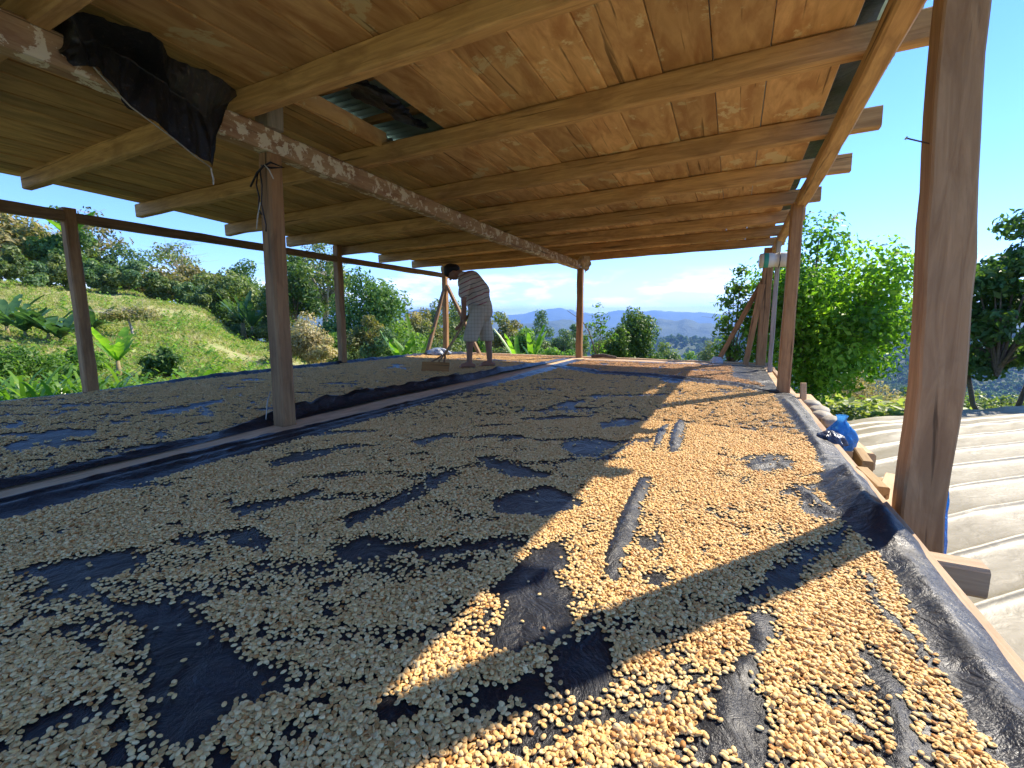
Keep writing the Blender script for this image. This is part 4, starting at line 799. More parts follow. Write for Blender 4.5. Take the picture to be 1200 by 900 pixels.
straps(69.2, 9.4, 260, .5, .04, 'strap-leaved plants at the foot of the nearest left post', .35, 3)
# small weeds over the field
def weed(kind):
    rr = np.random.default_rng(kind + 77); V = []; F = []; tt = []
    if kind < 2:
        P = rr.normal(0, 1, (26, 3)) * [.10, .10, .07] + [0, 0, .09]; V, F, tt = leaves(P, rr.normal(0, .3, (26, 3)) + [0, 0, 1], .11, rr)
        return fast_mesh('weed', V, F, False, tt)
    for i in range(26):
        th = rr.uniform(0, 6.28); l = rr.uniform(.12, .28); q = rr.normal(0, .05, 2); a = (q[0], q[1], 0); b = (q[0] + math.cos(th) * l * .5, q[1] + math.sin(th) * l * .5, l); w = .008; s = (-math.sin(th) * w, math.cos(th) * w)
        n0 = len(V); V += [(a[0] - s[0], a[1] - s[1], 0), (a[0] + s[0], a[1] + s[1], 0), b]; F.append((n0, n0 + 1, n0 + 2)); tt.append(rr.uniform(.2, 1))
    return fast_mesh('weed', V, F, False, tt)
W = []
for i, (az, r, lf) in enumerate([(66.2, 14.0, 'grass'), (60.5, 15.5, 'grass'), (58.0, 12.5, 'grass'), (64.5, 19, 'dry'), (59.0, 18.5, 'green')]):
    x, y = polar(az, r); o = link('weed', weed([0, 1, 2, 2, 0][i]), LM[lf]); o.location = (x, y, float(terrain(x, y))); tag(o, ['leafy green weed on the bare slope right of the young banana', 'olive leafy weed on the slope left of the first centre post', 'green grass tuft near the foot of the slope', 'dry grass tuft high on the slope', 'darker leafy weed higher on the slope'][i], 'weed'); W.append(o)
n = 75000; az = rng.uniform(35, 82, n); r = 6.6 * np.exp(rng.random(n) * math.log(34 / 6.6)); X = -r * np.sin(np.radians(az)); Y = r * np.cos(np.radians(az)); k = (fbm(X * .45, Y * .45) + rng.normal(0, .08, n) > .40)
X, Y, r = X[k], Y[k], r[k]; P = np.stack([X, Y, terrain(X, Y)], -1); n = len(P); PK = rng.choice(5, n, p=[.16, .17, .18, .45, .04])
o = gn_scatter('ground_weeds', P, np.stack([np.zeros(n), np.zeros(n), rng.uniform(0, 6.28, n)], -1), rng.uniform(.22, .62, n) * (PK == 4) * 2.0 + rng.uniform(.22, .62, n) * (PK != 4), PK, W); tag(o, 'low weeds and grass growing over the sloping field', 'weeds', kind='stuff')
n = 16000; az = rng.uniform(-45, 45, n); r = 8.6 * np.exp(rng.random(n) * math.log(40 / 8.6)); X = -r * np.sin(np.radians(az)); Y = r * np.cos(np.radians(az)); k = ((Y > 8.7) | (X > 5)); X, Y = X[k], Y[k]; P = np.stack([X, Y, terrain(X, Y)], -1); n = len(P)
o = gn_scatter('undergrowth', P, np.stack([np.zeros(n), np.zeros(n), rng.uniform(0, 6.28, n)], -1), rng.uniform(.9, 1.9, n), rng.choice(4, n, p=[.35, .4, .15, .1]), W); tag(o, 'undergrowth on the falling slope behind the shed', 'undergrowth', kind='stuff')

# ================================================================== THINGS ON AND AROUND THE SHED
def cloth_grid(rows, nu, nv, amp, freq, seed, offs=(0, 0)):
    """rows: list of polylines (same length) interpolated; returns V,F"""
    rr = np.random.default_rng(seed); Rw = np.array(rows, float); nr, nc = Rw.shape[:2]
    us = np.linspace(0, nc - 1, nu); vs = np.linspace(0, nr - 1, nv); V = []
    for v in vs:
        j = min(int(v), nr - 2); t = v - j; line = Rw[j] * (1 - t) + Rw[j + 1] * t
        for u in us:
            i = min(int(u), nc - 2); s = u - i; V.append(line[i] * (1 - s) + line[i + 1] * s)
    V = np.array(V); U, W_ = np.meshgrid(us, vs); U = U.ravel(); W_ = W_.ravel()
    a = fbm(U * freq + seed, W_ * freq * .5, 4) - .5; b = fbm(U * freq * .7 + 30 + seed, W_ * freq, 4) - .5; c = fbm(U * freq * 2 + 60, W_ * freq * .4 + seed, 3) - .5
    V[:, 0] += amp * (a + c * .6); V[:, 1] += amp * b; V[:, 2] += amp * .6 * b
    i = np.arange(nv - 1)[:, None] * nu + np.arange(nu - 1)[None]; F = np.stack([i, i + 1, i + nu + 1, i + nu], -1).reshape(-1, 4); return V, F
# black plastic draped over the centre beam (top edge at the ceiling, lower edge in front of the beam)
top_e = [(-2.691,1.014,1.870),(-2.419,0.981,1.870),(-2.339,1.020,1.870),(-2.317,1.087,1.870),(-2.281,1.158,1.870),(-2.300,1.244,1.870),(-2.384,1.330,1.870),(-2.379,1.425,1.870),(-2.357,1.502,1.870),(-2.370,1.593,1.870),(-2.460,1.695,1.870)]
mid_e = [(-2.470,0.972,1.731),(-2.470,1.036,1.801),(-2.470,1.089,1.834),(-2.470,1.161,1.823),(-2.470,1.233,1.823),(-2.470,1.302,1.783),(-2.470,1.371,1.765),(-2.470,1.451,1.741),(-2.470,1.532,1.701),(-2.470,1.599,1.779),(-2.470,1.671,1.837)]
bot_e = [(-2.460,1.012,1.704),(-2.460,1.037,1.709),(-2.460,1.080,1.723),(-2.460,1.136,1.671),(-2.460,1.198,1.617),(-2.460,1.271,1.583),(-2.460,1.363,1.540),(-2.460,1.447,1.493),(-2.460,1.522,1.458),(-2.460,1.557,1.618),(-2.460,1.618,1.764)]
V, F = cloth_grid([top_e, mid_e, bot_e], 110, 70, .05, 1.1, 3)
dr = link('draped_plastic', fast_mesh('draped_plastic', V, F, True), M['drape']); tag(dr, 'black plastic sheet draped over the left part of the centre beam, hanging to a point', 'plastic sheet')
tube('hem_cord', [Vector(p) + Vector((.012, -.012, -.004)) for p in bot_e[2:9]], .0035, plain('cord_grey', (.30, .28, .22), .8), dr, 5)
pt = Vector(bot_e[8]); tube('cord_end', [pt, pt + Vector((.004, 0, -.03)), pt + Vector((-.004, .01, -.055)), pt + Vector((.01, 0, -.085))], .004, plain('cord_pale', (.45, .42, .35), .8), dr, 5)
# black plastic bulging out of the open ceiling bay
V, F = cloth_grid([[(-2.144,1.985,1.970),(-2.029,1.981,1.970),(-2.058,2.168,1.970),(-2.036,2.360,1.970),(-2.045,2.576,1.970),(-1.977,2.699,1.970)],[(-2.065,1.890,1.930),(-1.906,1.892,1.930),(-1.875,2.043,1.930),(-1.891,2.231,1.930),(-1.903,2.424,1.930),(-1.890,2.598,1.930)],[(-1.913,1.931,1.990),(-1.894,2.034,1.990),(-1.886,2.158,1.990),(-1.911,2.372,1.990),(-1.944,2.538,1.990),(-1.965,2.731,1.990)]], 60, 24, .06, 2.2, 9)
tag(link('bundled_plastic', fast_mesh('bundled_plastic', V, F, True), M['drape']), 'bundled black plastic sagging through the open ceiling bay right of the centre beam', 'plastic sheet')
# black plastic tucked along the right edge of the ceiling and in the top left corner
V, F = cloth_grid([[(.385, y, 2.012) for y in np.linspace(1.0, 6.9, 12)], [(.53 + .04 * math.sin(y * 2), y, 2.04) for y in np.linspace(1.0, 6.9, 12)]], 120, 5, .03, 1.5, 14)
tag(link('plastic_strip', fast_mesh('plastic_strip', V, F, True), M['drape']), 'strip of black plastic along the right edge of the ceiling boards', 'plastic sheet')
V, F = cloth_grid([[(-2.50, .3, 1.83), (-2.50, .55, 1.86), (-2.49, .80, 1.84)], [(-2.25, .3, 1.76), (-2.22, .55, 1.80), (-2.35, .80, 1.84)]], 20, 14, .05, 2, 21)
tag(link('plastic_bundle', fast_mesh('plastic_bundle', V, F, True), M['drape']), 'black plastic stuffed above the beam in the top left corner', 'plastic sheet')
# cords on the first centre post
black = plain('black_cord', (.012, .012, .014), .5); pale = M.get('palecord') or plain('pale_cord', (.5, .46, .38), .8)
tie = empty('tied_cords', (-2.5, 1.86, 1.5), 'black and pale cords knotted round the top of the first centre post', 'cord')
tube('black_cord', [(-2.64, 1.858, 1.47), (-2.57, 1.855, 1.535), (-2.50, 1.85, 1.565), (-2.45, 1.86, 1.58), (-2.42, 1.92, 1.565), (-2.45, 1.86, 1.55), (-2.52, 1.852, 1.57)], .006, black, tie, 6)
tube('black_cord', [(-2.56, 1.855, 1.54), (-2.575, 1.85, 1.47), (-2.555, 1.848, 1.40), (-2.57, 1.85, 1.33), (-2.545, 1.85, 1.30)], .0045, black, tie, 6)
tube('black_cord', [(-2.54, 1.855, 1.55), (-2.525, 1.85, 1.46), (-2.54, 1.848, 1.36), (-2.515, 1.85, 1.24), (-2.52, 1.85, 1.20)], .004, black, tie, 6)
tube('pale_cord', [(-2.55, 1.85, 1.37), (-2.58, 1.847, 1.29), (-2.60, 1.848, 1.22)], .004, pale, tie, 6)
tube('pale_cord', [(-2.49, 1.85, 1.57), (-2.44, 1.84, 1.53), (-2.41, 1.84, 1.48)], .0035, pale, tie, 6)
s2 = link('hanging_string', None) if False else tube('hanging_string', [(-2.70, 1.93, .22), (-2.695, 1.9, .16), (-2.70, 1.88, .02)], .004, pale, None, 6); tag(s2, 'pale string hanging down the left face of the first centre post near its foot', 'string')
# crumpled cloth at the far end of the centre beam
V, F = cloth_grid([[(-2.52, 7.82, 1.78), (-2.44, 7.80, 1.80), (-2.36, 7.84, 1.79), (-2.33, 7.9, 1.76)], [(-2.50, 7.78, 1.68), (-2.42, 7.75, 1.68), (-2.34, 7.8, 1.66), (-2.31, 7.88, 1.68)], [(-2.45, 7.80, 1.62), (-2.41, 7.78, 1.56), (-2.37, 7.8, 1.50), (-2.33, 7.85, 1.60)]], 26, 22, .09, 2.4, 31)
o = link('rag', fast_mesh('rag', V, F, True), plain('cream_cloth', (.55, .46, .33), .9, .2, .3, 14, .5)); tag(o, 'crumpled cream rag tied at the far end of the centre beam', 'rag')
# plastic bottle tied level under the right beam
def lathe(name, prof, mat, parent=None, n=20, axis='x'):
    v = []; f = []
    for (a, rr_) in prof:
        for k in range(n): t = 2 * math.pi * k / n; v.append((a, rr_ * math.cos(t), rr_ * math.sin(t)))
    for i in range(len(prof) - 1):
        for k in range(n): k2 = (k + 1) % n; f.append((i * n + k, i * n + k2, i * n + n + k2, i * n + n + k))
    f.append(tuple(range(n - 1, -1, -1))); f.append(tuple(range((len(prof) - 1) * n, len(prof) * n))); return link(name, mesh(name, v, f, True), mat, parent)
def milky():
    m, t, b = new_mat('milky_plastic'); b.inputs['Base Color'].default_value = (.72, .70, .58, 1); b.inputs['Roughness'].default_value = .35; b.inputs['Subsurface Weight'].default_value = .3; b.inputs['Subsurface Radius'].default_value = (.05, .05, .04); return m
bt = empty('plastic_bottle', (.44, 6.75, 1.44), 'milky white plastic bottle with green print tied level to the thin rear post', 'bottle', rz=R(4))
lathe('bottle_body', [(-.20, .02), (-.205, .06), (-.195, .082), (-.16, .09), (-.06, .09), (-.055, .084), (.0, .084), (.005, .09), (.10, .09), (.17, .078), (.215, .05), (.23, .024)], milky(), bt)
lathe('green_label', [(-.155, .0915), (-.145, .092), (-.105, .092), (-.10, .0915)], plain('green_print', (.05, .36, .27), .5), bt)
tube('tie', [(.02 , .092 * math.cos(t), .092 * math.sin(t)) for t in np.linspace(0, 6.28, 14)], .006, black, bt, 6, local=True)
# blue plastic bag
def bag(name, loc, pts_r, mat, label, cat, seed, squash=(1, 1)):
    rr = np.random.default_rng(seed); nu, nv = 40, 26; V = []
    for j in range(nv):
        v = j / (nv - 1); rad = np.interp(v, [p[0] for p in pts_r], [p[1] for p in pts_r]); z = np.interp(v, [p[0] for p in pts_r], [p[2] for p in pts_r])
        for i in range(nu):
            t = 2 * math.pi * i / nu; q = 1 + .75 * (float(fbm(math.cos(t) * 2.2 + seed, math.sin(t) * 2.2 + v * 3.5, 4)) - .5) + .09 * math.sin(t * 7 + v * 5)
            V.append((rad * q * math.cos(t) * squash[0], rad * q * math.sin(t) * squash[1], z))
    F = [(j * nu + i, j * nu + (i + 1) % nu, (j + 1) * nu + (i + 1) % nu, (j + 1) * nu + i) for j in range(nv - 1) for i in range(nu)]
    V.append((0, 0, pts_r[-1][2])); F3 = []
    o = link(name, mesh(name, V, F, True), mat); o.location = loc; return tag(o, label, cat)
def filmy(name, c, alpha_t=.25):
    m, t, b = new_mat(name); b.inputs['Base Color'].default_value = (*c, 1); b.inputs['Roughness'].default_value = .22; b.inputs['Specular IOR Level'].default_value = .7
    tcx = N(t, 'ShaderNodeTexCoord'); nn = N(t, 'ShaderNodeTexNoise', Scale=14.0, Detail=5.0, Distortion=2.0); t.links.new(tcx.outputs['Object'], nn.inputs[0]); bp = N(t, 'ShaderNodeBump', Strength=1.0, Distance=.02); t.links.new(nn.outputs[0], bp.inputs['Height']); t.links.new(bp.outputs[0], b.inputs['Normal'])
    tr = N(t, 'ShaderNodeBsdfTranslucent'); tr.inputs[0].default_value = (*c, 1); mx = N(t, 'ShaderNodeMixShader'); mx.inputs[0].default_value = alpha_t; t.links.new(b.outputs[0], mx.inputs[1]); t.links.new(tr.outputs[0], mx.inputs[2]); t.links.new(mx.outputs[0], t.nodes['Material Output'].inputs[0]); return m
bag('blue_bag', (.60, 3.16, -.03), [(0, .04, -.05), (.12, .07, -.03), (.35, .078, .03), (.55, .062, .075), (.7, .045, .10), (.82, .030, .12), (.9, .018, .135), (1, .028, .165)], filmy('blue_plastic', (.06, .30, .66), .4), 'shiny blue plastic bag standing on the right edge of the floor', 'bag', 4)
bag('grey_bag', (.535, 3.07, -.02), [(0, .045, -.02), (.3, .075, .0), (.6, .06, .05), (.9, .02, .075), (1, .004, .078)], filmy('grey_plastic', (.10, .12, .17), .2), 'dark grey crumpled bag leaning on the blue one', 'bag', 8)
bag('white_sack', (-5.12, 7.25, .02), [(0, .18, 0), (.3, .24, .03), (.6, .18, .09), (.85, .10, .13), (1, .01, .14)], filmy('white_film', (.32, .37, .44), .15), 'pale grey plastic bundle at the foot of the left rear brace', 'bag', 12, (1.0, .8))
bag('white_sack', (-.21, 8.0, .0), [(0, .09, 0), (.4, .085, .05), (.8, .06, .09), (1, .055, .10)], filmy('white_film2', (.55, .6, .68), .1), 'white plastic wrapped round the foot of the slanting right rear brace', 'plastic wrap', 15)
# timber offcuts on the right
wd = M['offcut']
tag(beam('wood_block', [(.66, 2.80, -.11), (.66, 3.02, -.10)], .045, .17, wd), 'short upright board end beside the blue bag', 'wood block')
tag(beam('wood_block', [(.70, 2.70, -.15), (.70, 2.78, -.15)], .05, .09, wd), 'small wood block below the upright board end', 'wood block')
tag(beam('wood_block', [(.60, 2.30, -.035), (.58, 2.55, -.02)], .05, .05, wd), 'wood offcut wedged behind the near post', 'wood block')
tag(beam('plank', [(.62, 2.2, -.085), (.80, 2.75, -.085)], .16, .02, M['floor']), 'flat board behind the near post by the sheeting', 'plank')
tag(beam('wood_stake', [(.60, 4.70, -.15), (.585, 4.72, .13)], .05, .05, M['floor']), 'short pale stake beside the second right post', 'stake')
stone = plain('pale_stone', (.42, .38, .30), .85, .2, .3, 18, .6)
for i, (x, y) in enumerate([(.63, 4.45), (.64, 4.15), (.62, 3.95), (.65, 3.72)]):
    bm = bmesh.new(); bmesh.ops.create_icosphere(bm, subdivisions=3, radius=.07)
    for q in bm.verts: q.co *= 1 + .5 * (float(fbm(q.co.x * 14 + i * 3 + 9, q.co.y * 14 + q.co.z * 9, 3)) - .5); q.co.z *= .6; q.co.y *= 1.4
    me = bpy.data.meshes.new('stone'); bm.to_mesh(me); me.shade_smooth(); o = link('stone', me, stone); o.location = (x, y, -.02)
    tag(o, ['pale stone nearest the second right post on the floor edge', 'pale stone second from the second right post on the floor edge', 'pale stone third from the second right post on the floor edge', 'pale stone nearest the blue bag on the floor edge'][i], 'stone', 'stones on the right floor edge')
tag(beam('ledge_board', [(.66, 3.1, -.115), (.66, 5.4, -.115)], .20, .10, M['floor']), 'rough ledge board outside the right floor edge', 'plank')
# blue plastic hanging behind the near post
V, F = cloth_grid([[(.765, 2.28, .04), (.80, 2.30, .05)], [(.745, 2.20, -.12), (.80, 2.24, -.12)], [(.73, 2.12, -.32), (.80, 2.2, -.33)]], 8, 24, .03, 2, 5)
tag(link('blue_sheet', fast_mesh('blue_sheet', V, F, True), filmy('bright_blue_film', (.01, .22, .72), .3)), 'bright blue plastic strip hanging just right of the near post', 'plastic sheet')
# small dark sticks at the far edge
tag(tube('bent_twig', [(-2.30, 8.6, -.2), (-2.55, 8.7, .45), (-2.72, 8.75, .68), (-3.05, 8.8, .88)], [.012, .010, .007, .004], plain('twig', (.12, .09, .07), .8), None, 6), 'bent bare twig arching up left of the far centre post', 'twig')
tag(tube('driftwood', [(-2.3, 8.02, .03), (-2.1, 8.05, .055), (-1.85, 8.03, .03)], [.03, .035, .02], plain('dark_root', (.10, .075, .06), .85, .2, .4, 14, .6), None, 8), 'dark gnarled stick lying at the foot of the far centre post', 'stick')

# ---- translucent sheeting over a low drying tunnel on the right
dirv = Vector((.735, .68, 0)).normalized(); nrm = Vector((-dirv.y, dirv.x, 0))
def tunnel():
    root = empty('drying_tunnel', (1.0, 2.5, -.5), 'low tunnel covered with cloudy translucent plastic sheeting right of the shed', 'tunnel')
    nu, nv = 110, 620; s = np.linspace(-.15, 5.5, nu); t = np.linspace(-3.2, 4.3, nv); S, Tt = np.meshgrid(s, t)
    o = np.array([.86, 2.2]); X = o[0] + S * 1.0 + Tt * 0.0; Y = o[1] + S * .82 + Tt
    X = X + .08 * smooth(.5, -.1, S) * 0
    rib = np.abs(((Tt + 3.2) / .42) % 1 - .5) * 2          # 1 at the ribs
    Z = -.50 + .022 * rib ** 9 + .006 * rib ** 2 + .012 * (fbm(S * .8, Tt * 2) - .5) + .012 * np.abs(fbm(S * 5, Tt * 3, 5) - .5)
    Z = Z - .10 * np.clip(.6 - S, 0, 1) + .02 * S - .10 * smooth(2.9, 4.3, Tt) + .10 * np.abs(fbm(S * 1.1 + 4, Tt * .9) - .5) * smooth(2.0, 3.0, Tt)
    V = np.stack([X, Y, Z], -1).reshape(-1, 3) - np.array(root.location); i = np.arange(nv - 1)[:, None] * nu + np.arange(nu - 1)[None]; F = np.stack([i, i + 1, i + nu + 1, i + nu], -1).reshape(-1, 4)
    m, tt, b = new_mat('cloudy_sheeting'); L = tt.links; b.inputs['Roughness'].default_value = .5; b.inputs['Specular IOR Level'].default_value = .45
    tcx = N(tt, 'ShaderNodeTexCoord'); nn = N(tt, 'ShaderNodeTexNoise', Scale=3.0, Detail=8.0, Roughness=.65, Distortion=.4); L.new(tcx.outputs['Object'], nn.inputs[0]); r = ramp(tt, [(.3, (.30, .265, .175)), (.7, (.42, .375, .265))], nn.outputs[0]); L.new(r.outputs[0], b.inputs['Base Color'])
    n2 = N(tt, 'ShaderNodeTexNoise', Scale=9.0, Detail=5.0, Distortion=1.0); L.new(tcx.outputs['Object'], n2.inputs[0]); bp = N(tt, 'ShaderNodeBump', Strength=.45, Distance=.012); L.new(n2.outputs[0], bp.inputs['Height']); L.new(bp.outputs[0], b.inputs['Normal'])
    tr = N(tt, 'ShaderNodeBsdfTranslucent'); L.new(r.outputs[0], tr.inputs[0]); mx = N(tt, 'ShaderNodeMixShader'); mx.inputs[0].default_value = .3; L.new(b.outputs[0], mx.inputs[1]); L.new(tr.outputs[0], mx.inputs[2]); L.new(mx.outputs[0], tt.nodes['Material Output'].inputs[0])
    link('sheeting', fast_mesh('sheeting', V, F, True), m, root)
    for k in range(18):
        t0 = -3.2 + .42 * k + .21 * 0 
        a = Vector((o[0] - .1, o[1] - .08 + t0, -.62)); e = Vector((o[0] + 5.3, o[1] + 5.3 * .82 + t0, -.48))
        tube('rib', [a, a.lerp(e, .5), e], .014, M['offcut'], root, 6)
    for k in range(0, 18, 3):
        for q in (.02, .5, 1):
            p = Vector((o[0] + 5.3 * q, o[1] + 5.3 * .82 * q - 3.2 + .42 * k, 0)); tube('tunnel_post', [(p.x, p.y, -1.9 - q * 2), (p.x, p.y, -.54)], .03, M['post'], root, 7)
tunnel()

# ================================================================== THE WORKER AND HIS RAKE
fx = Vector((-math.cos(R(26)), -math.sin(R(26)), 0)); fy = Vector((math.sin(R(26)), -math.cos(R(26)), 0))
PO = Vector((-3.24, 5.62, .014))
man = empty('person', PO, 'barefoot worker in striped shirt and checked shorts bending over a wooden rake', 'person')
man.rotation_euler.z = math.atan2(fx.y, fx.x)
def blob(name, caps, balls, mat, voxel=.008, smoothn=4, parent=man, cuts=()):
    bm = bmesh.new()
    for a, b, r0, r1, *sq in caps:
        a = Vector(a); b = Vector(b); d = b - a; L_ = d.length; q = d.to_track_quat('Z', 'Y').to_matrix(); n = 16
        rows = []
        for (t, rr_) in [(-1, 0)] + [(-math.cos(p), math.sin(p)) for p in (.4, .8, 1.2)] + [(0, 1)]:
            rows.append((t * r0, rr_ * r0))
        rows += [(L_ * k / 6, r0 + (r1 - r0) * k / 6) for k in range(1, 6)]
        rows += [(L_ + t * r1, rr_ * r1) for (t, rr_) in [(0, 1)] + [(math.cos(p), math.sin(p)) for p in (1.2, .8, .4)] + [(1, 0)]]
        prev = None; sx, sy = sq[0] if sq else (1, 1)
        for (h, rad) in rows:
            if rad == 0: ring_ = [bm.verts.new(a + q @ Vector((0, 0, h)))]
            else: ring_ = [bm.verts.new(a + q @ Vector((rad * sx * math.cos(2 * math.pi * k / n), rad * sy * math.sin(2 * math.pi * k / n), h))) for k in range(n)]
            if prev:
                if len(prev) == 1: [bm.faces.new((prev[0], ring_[(k + 1) % n], ring_[k])) for k in range(n)]
                elif len(ring_) == 1: [bm.faces.new((prev[k], prev[(k + 1) % n], ring_[0])) for k in range(n)]
                else: [bm.faces.new((prev[k], prev[(k + 1) % n], ring_[(k + 1) % n], ring_[k])) for k in range(n)]
            prev = ring_
    for c, rad in balls:
        ret = bmesh.ops.create_uvsphere(bm, u_segments=20, v_segments=14, radius=1)
        for v in ret['verts']: v.co = Vector((v.co.x * rad[0], v.co.y * rad[1], v.co.z * rad[2])) + Vector(c)
    bmesh.ops.recalc_face_normals(bm, faces=bm.faces)
    me = bpy.data.meshes.new(name); bm.to_mesh(me); o = link(name, me, mat, parent); md = o.modifiers.new('r', 'REMESH'); md.mode = 'VOXEL'; md.voxel_size = voxel; md.use_smooth_shade = True
    s = o.modifiers.new('s', 'SMOOTH'); s.iterations = smoothn; s.factor = .5
    return o
skin = plain('brown_skin', (.30, .145, .08), .55, .4, .12, 9)
# limbs (local frame: X forward, Y towards his left, Z up)
caps = [((.02, 0, .80), (.04, 0, .98), .13, .125, (1, 1.15)), ((.04, 0, .98), (.16, 0, 1.22), .125, .13, (1, 1.25)), ((.20, 0, 1.26), (.31, 0, 1.325), .058, .055),
        ((.02, .085, .80), (.145, .10, .45), .088, .062), ((.145, .10, .45), (.155, .10, .075), .058, .036), ((.01, -.085, .80), (-.10, -.10, .45), .088, .062), ((-.10, -.10, .45), (-.125, -.10, .075), .058, .036),
        ((.19, .18, 1.20), (.21, .225, .94), .050, .038), ((.21, .225, .94), (.215, .10, .70), .038, .026), ((.19, -.18, 1.20), (.24, -.225, .93), .050, .038), ((.24, -.225, .93), (.275, -.06, .635), .038, .026)]
for (ax, ay) in ((.145, .10), (-.13, -.10)):
    caps += [((ax - .045, ay, .035), (ax + .10, ay + .005, .032), .034, .036, (1, 1)), ((ax + .0, ay, .075), (ax + .09, ay, .04), .034, .028)]
    for k in range(5): caps.append(((ax + .11, ay - .03 + .0155 * k, .020), (ax + .155 - .007 * abs(k - 1), ay - .036 + .018 * k, .013), .012, .0095))
balls = [((.385, 0, 1.355), (.090, .075, .088)), ((.385, 0, 1.300), (.066, .060, .062)), ((.345, 0, 1.262), (.038, .036, .032)), ((.415, 0, 1.238), (.020, .012, .018)), ((.355, .076, 1.325), (.026, .009, .022)), ((.355, -.076, 1.325), (.026, .009, .022)), ((.432, .028, 1.265), (.012, .016, .012)), ((.432, -.028, 1.265), (.012, .016, .012)), ((.375, 0, 1.235), (.008, .022, .008))]
def hand(c, side, hd):
    c = Vector(c); out = [(tuple(c), tuple(c + Vector((.015, -side * .05, -.045))), .027, .030, (.7, 1))]; b = c + Vector((.015, -side * .05, -.045))
    for k in range(5):
        if k < 4:
            f0 = b + hd * (.030 - .020 * k) + Vector((.012, 0, 0)); f1 = f0 + Vector((.034, -side * .008, -.010)); f2 = f1 + Vector((-.002, -side * .014, -.028 + .002 * k)); f3 = f2 + Vector((-.026, -side * .004, -.008))
            out += [(tuple(f0), tuple(f1), .0100, .0095), (tuple(f1), tuple(f2), .0095, .0088), (tuple(f2), tuple(f3), .0088, .0075)]
        else:
            f0 = b + hd * .02 + Vector((-.02, 0, .01)); f1 = f0 + hd * .03 + Vector((-.006, -side * .012, 0)); f2 = f1 + Vector((.022, -side * .018, -.008)); out += [(tuple(f0), tuple(f1), .0115, .0105), (tuple(f1), tuple(f2), .0105, .0085)]
    return out
hl0, hl1 = Vector((.195, .04, .715)), Vector((.60, .25, .24))       # handle in the local frame (upper end, lower end)
hd = (hl0 - hl1).normalized()
caps += hand((.215, .10, .70), 1, hd) + hand((.275, -.06, .635), -1, hd)
body = blob('body', caps, balls, skin, .0062, 3)
def shirt_mat():
    m, t, b = new_mat('striped_shirt'); L = t.links; tcx = N(t, 'ShaderNodeTexCoord'); mp_ = N(t, 'ShaderNodeMapping'); mp_.inputs['Rotation'].default_value = (0, R(-22), 0); L.new(tcx.outputs['Object'], mp_.inputs[0])
    nn = N(t, 'ShaderNodeTexNoise', Scale=6.0, Detail=3.0); L.new(tcx.outputs['Object'], nn.inputs[0]); sp = N(t, 'ShaderNodeSeparateXYZ'); L.new(mp_.outputs[0], sp.inputs[0])
    a = N(t, 'ShaderNodeMath', _operation='MULTIPLY_ADD', i1=.05); L.new(nn.outputs[0], a.inputs[0]); L.new(sp.outputs[2], a.inputs[2])
    sc = N(t, 'ShaderNodeMath', _operation='MULTIPLY', i1=8.5); L.new(a.outputs[0], sc.inputs[0]); fr = N(t, 'ShaderNodeMath', _operation='FRACT'); L.new(sc.outputs[0], fr.inputs[0])
    g = (.52, .44, .33); r = ramp(t, [(0, g), (.10, g), (.11, (.28, .07, .08)), (.22, (.28, .07, .08)), (.23, g), (.60, g), (.62, (.12, .10, .10)), (.68, (.12, .10, .10)), (.70, g)], fr.outputs[0]); r.color_ramp.interpolation = 'LINEAR'
    L.new(r.outputs[0], b.inputs['Base Color']); b.inputs['Roughness'].default_value = .9; bp = N(t, 'ShaderNodeBump', Strength=.5, Distance=.02); L.new(nn.outputs[0], bp.inputs['Height']); L.new(bp.outputs[0], b.inputs['Normal']); return m
def check_mat():
    m, t, b = new_mat('checked_shorts'); L = t.links; tcx = N(t, 'ShaderNodeTexCoord'); sp = N(t, 'ShaderNodeSeparateXYZ'); L.new(tcx.outputs['Object'], sp.inputs[0])
    outs = []
    for k, s in ((0, 22.0), (2, 20.0)):
        q = N(t, 'ShaderNodeMath', _operation='MULTIPLY', i1=s); L.new(sp.outputs[k], q.inputs[0]); f_ = N(t, 'ShaderNodeMath', _operation='FRACT'); L.new(q.outputs[0], f_.inputs[0]); r = ramp(t, [(0, (1, 1, 1)), (.35, (1, 1, 1)), (.4, (.84, .84, .82)), (.6, (.88, .87, .86)), (.65, (1, 1, 1))], f_.outputs[0]); outs.append(r)
    mx = N(t, 'ShaderNodeMixRGB', _blend_type='MULTIPLY'); mx.inputs[0].default_value = 1; L.new(outs[0].outputs[0], mx.inputs[1]); L.new(outs[1].outputs[0], mx.inputs[2]); m2 = N(t, 'ShaderNodeMixRGB', _blend_type='MULTIPLY'); m2.inputs[0].default_value = 1; m2.inputs[2].default_value = (.52, .44, .30, 1); L.new(mx.outputs[0], m2.inputs[1]); L.new(m2.outputs[0], b.inputs['Base Color'])
    b.inputs['Roughness'].default_value = .9; nn = N(t, 'ShaderNodeTexNoise', Scale=9.0, Detail=3.0); L.new(tcx.outputs['Object'], nn.inputs[0]); bp = N(t, 'ShaderNodeBump', Strength=.6, Distance=.02); L.new(nn.outputs[0], bp.inputs['Height']); L.new(bp.outputs[0], b.inputs['Normal']); return m
shirt = blob('shirt', [((.025, 0, .92), (.04, 0, 1.04), .155, .150, (1, 1.12)), ((.04, 0, 1.04), (.155, 0, 1.215), .150, .135, (1, 1.28)), ((.13, .12, 1.235), (.19, .17, 1.20), .085, .080), ((.13, -.12, 1.235), (.19, -.17, 1.20), .085, .080), ((.19, .18, 1.20), (.215, .212, 1.03), .078, .072), ((.19, -.18, 1.20), (.23, -.212, 1.03), .078, .072), ((.16, 0, 1.25), (.255, 0, 1.285), .095, .068)], [((.02, 0, .90), (.16, .19, .05))], shirt_mat(), .010, 5)
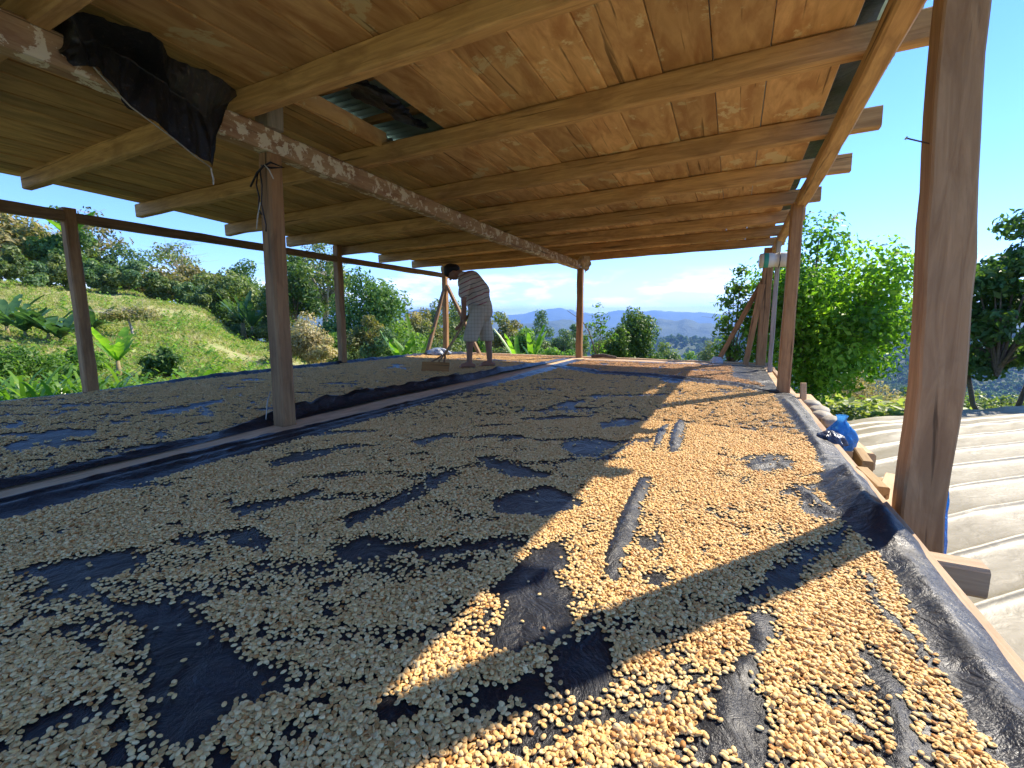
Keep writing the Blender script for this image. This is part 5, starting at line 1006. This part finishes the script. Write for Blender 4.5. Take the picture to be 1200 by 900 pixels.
shorts = blob('shorts', [((.005, .0, .88), (.0, 0, .78), .150, .155, (1, 1.15)), ((.02, .085, .78), (.135, .10, .42), .122, .105), ((-.005, -.085, .78), (-.085, -.10, .42), .122, .105)], [], check_mat(), .010, 4)
# cut the hems flat with a boolean-free trick: scale the low vertices up to the hem
for o, zc in ((shorts, .375),):
    for v in o.data.vertices:
        if v.co.z < zc: v.co.z = zc + (v.co.z - zc) * .08
hair = blob('hair', [], [((.410, 0, 1.375), (.098, .086, .082)), ((.365, 0, 1.385), (.085, .083, .065)), ((.455, 0, 1.325), (.050, .066, .058))], plain('black_hair', (.012, .010, .010), .6, .3, .3, 60, .5), .008, 3)
# rake
rl = Matrix.Translation(PO) @ Matrix.Rotation(man.rotation_euler.z, 4, 'Z')
hA, hB = rl @ (hl0 + hd * .06), rl @ hl1
rake = empty('rake', (-3.49, 4.90, .02), 'wooden rake with a broad flat board held by the worker', 'rake')
M['rake'] = wood('rake_board_wood', (.24, .10, .028), (.42, .20, .055), vary=.02)
bd = Vector((.985, .12, 0)).normalized(); bc = Vector((-3.49, 4.86, .075)); 
joint = Vector((-3.47, 5.06, .235))
tube('handle', [hA, hA.lerp(joint, .5) + Vector((0, 0, -.008)), joint], [.016, .0175, .018], M['offcut'], rake, 10)
beam('board', [bc - bd * .20, bc + bd * .20], .018, .135, M['rake'], rake, up=Vector((0, .22, 1)), bev=.1)
beam('strut', [joint + (hA - joint).normalized() * .10, bc + bd * .0 + Vector((0, .01, .02))], .022, .022, M['post'], rake, wob=.001)
beam('strut', [joint, bc - bd * .14 + Vector((0, .012, .02))], .020, .020, M['post'], rake, wob=.001)
beam('strut', [joint, bc + bd * .12 + Vector((0, .012, .03))], .024, .024, M['post'], rake, wob=.001)

# ================================================================== AIR
m = bpy.data.materials.new('air'); m.use_nodes = True; t = m.node_tree; t.nodes.clear(); pv = N(t, 'ShaderNodeVolumePrincipled', Density=HAZE); pv.inputs['Color'].default_value = (.26, .50, 1.0, 1); pv.inputs['Anisotropy'].default_value = .1
ou = N(t, 'ShaderNodeOutputMaterial'); t.links.new(pv.outputs[0], ou.inputs['Volume'])
s = 12500; zlo, zhi = -420, 330
V = [(-s, -s, zlo), (s, -s, zlo), (s, s, zlo), (-s, s, zlo), (-s, -s, zhi), (s, -s, zhi), (s, s, zhi), (-s, s, zhi)]; F = [(3, 2, 1, 0), (4, 5, 6, 7), (0, 1, 5, 4), (1, 2, 6, 5), (2, 3, 7, 6), (3, 0, 4, 7)]
if HAZE > 0: tag(link('haze', mesh('haze', V, F), m), 'thin blue haze filling the valley', kind='stuff')
tz = [float(o.matrix_world.translation.z) for o in col.objects]
print('objects', len(col.objects))
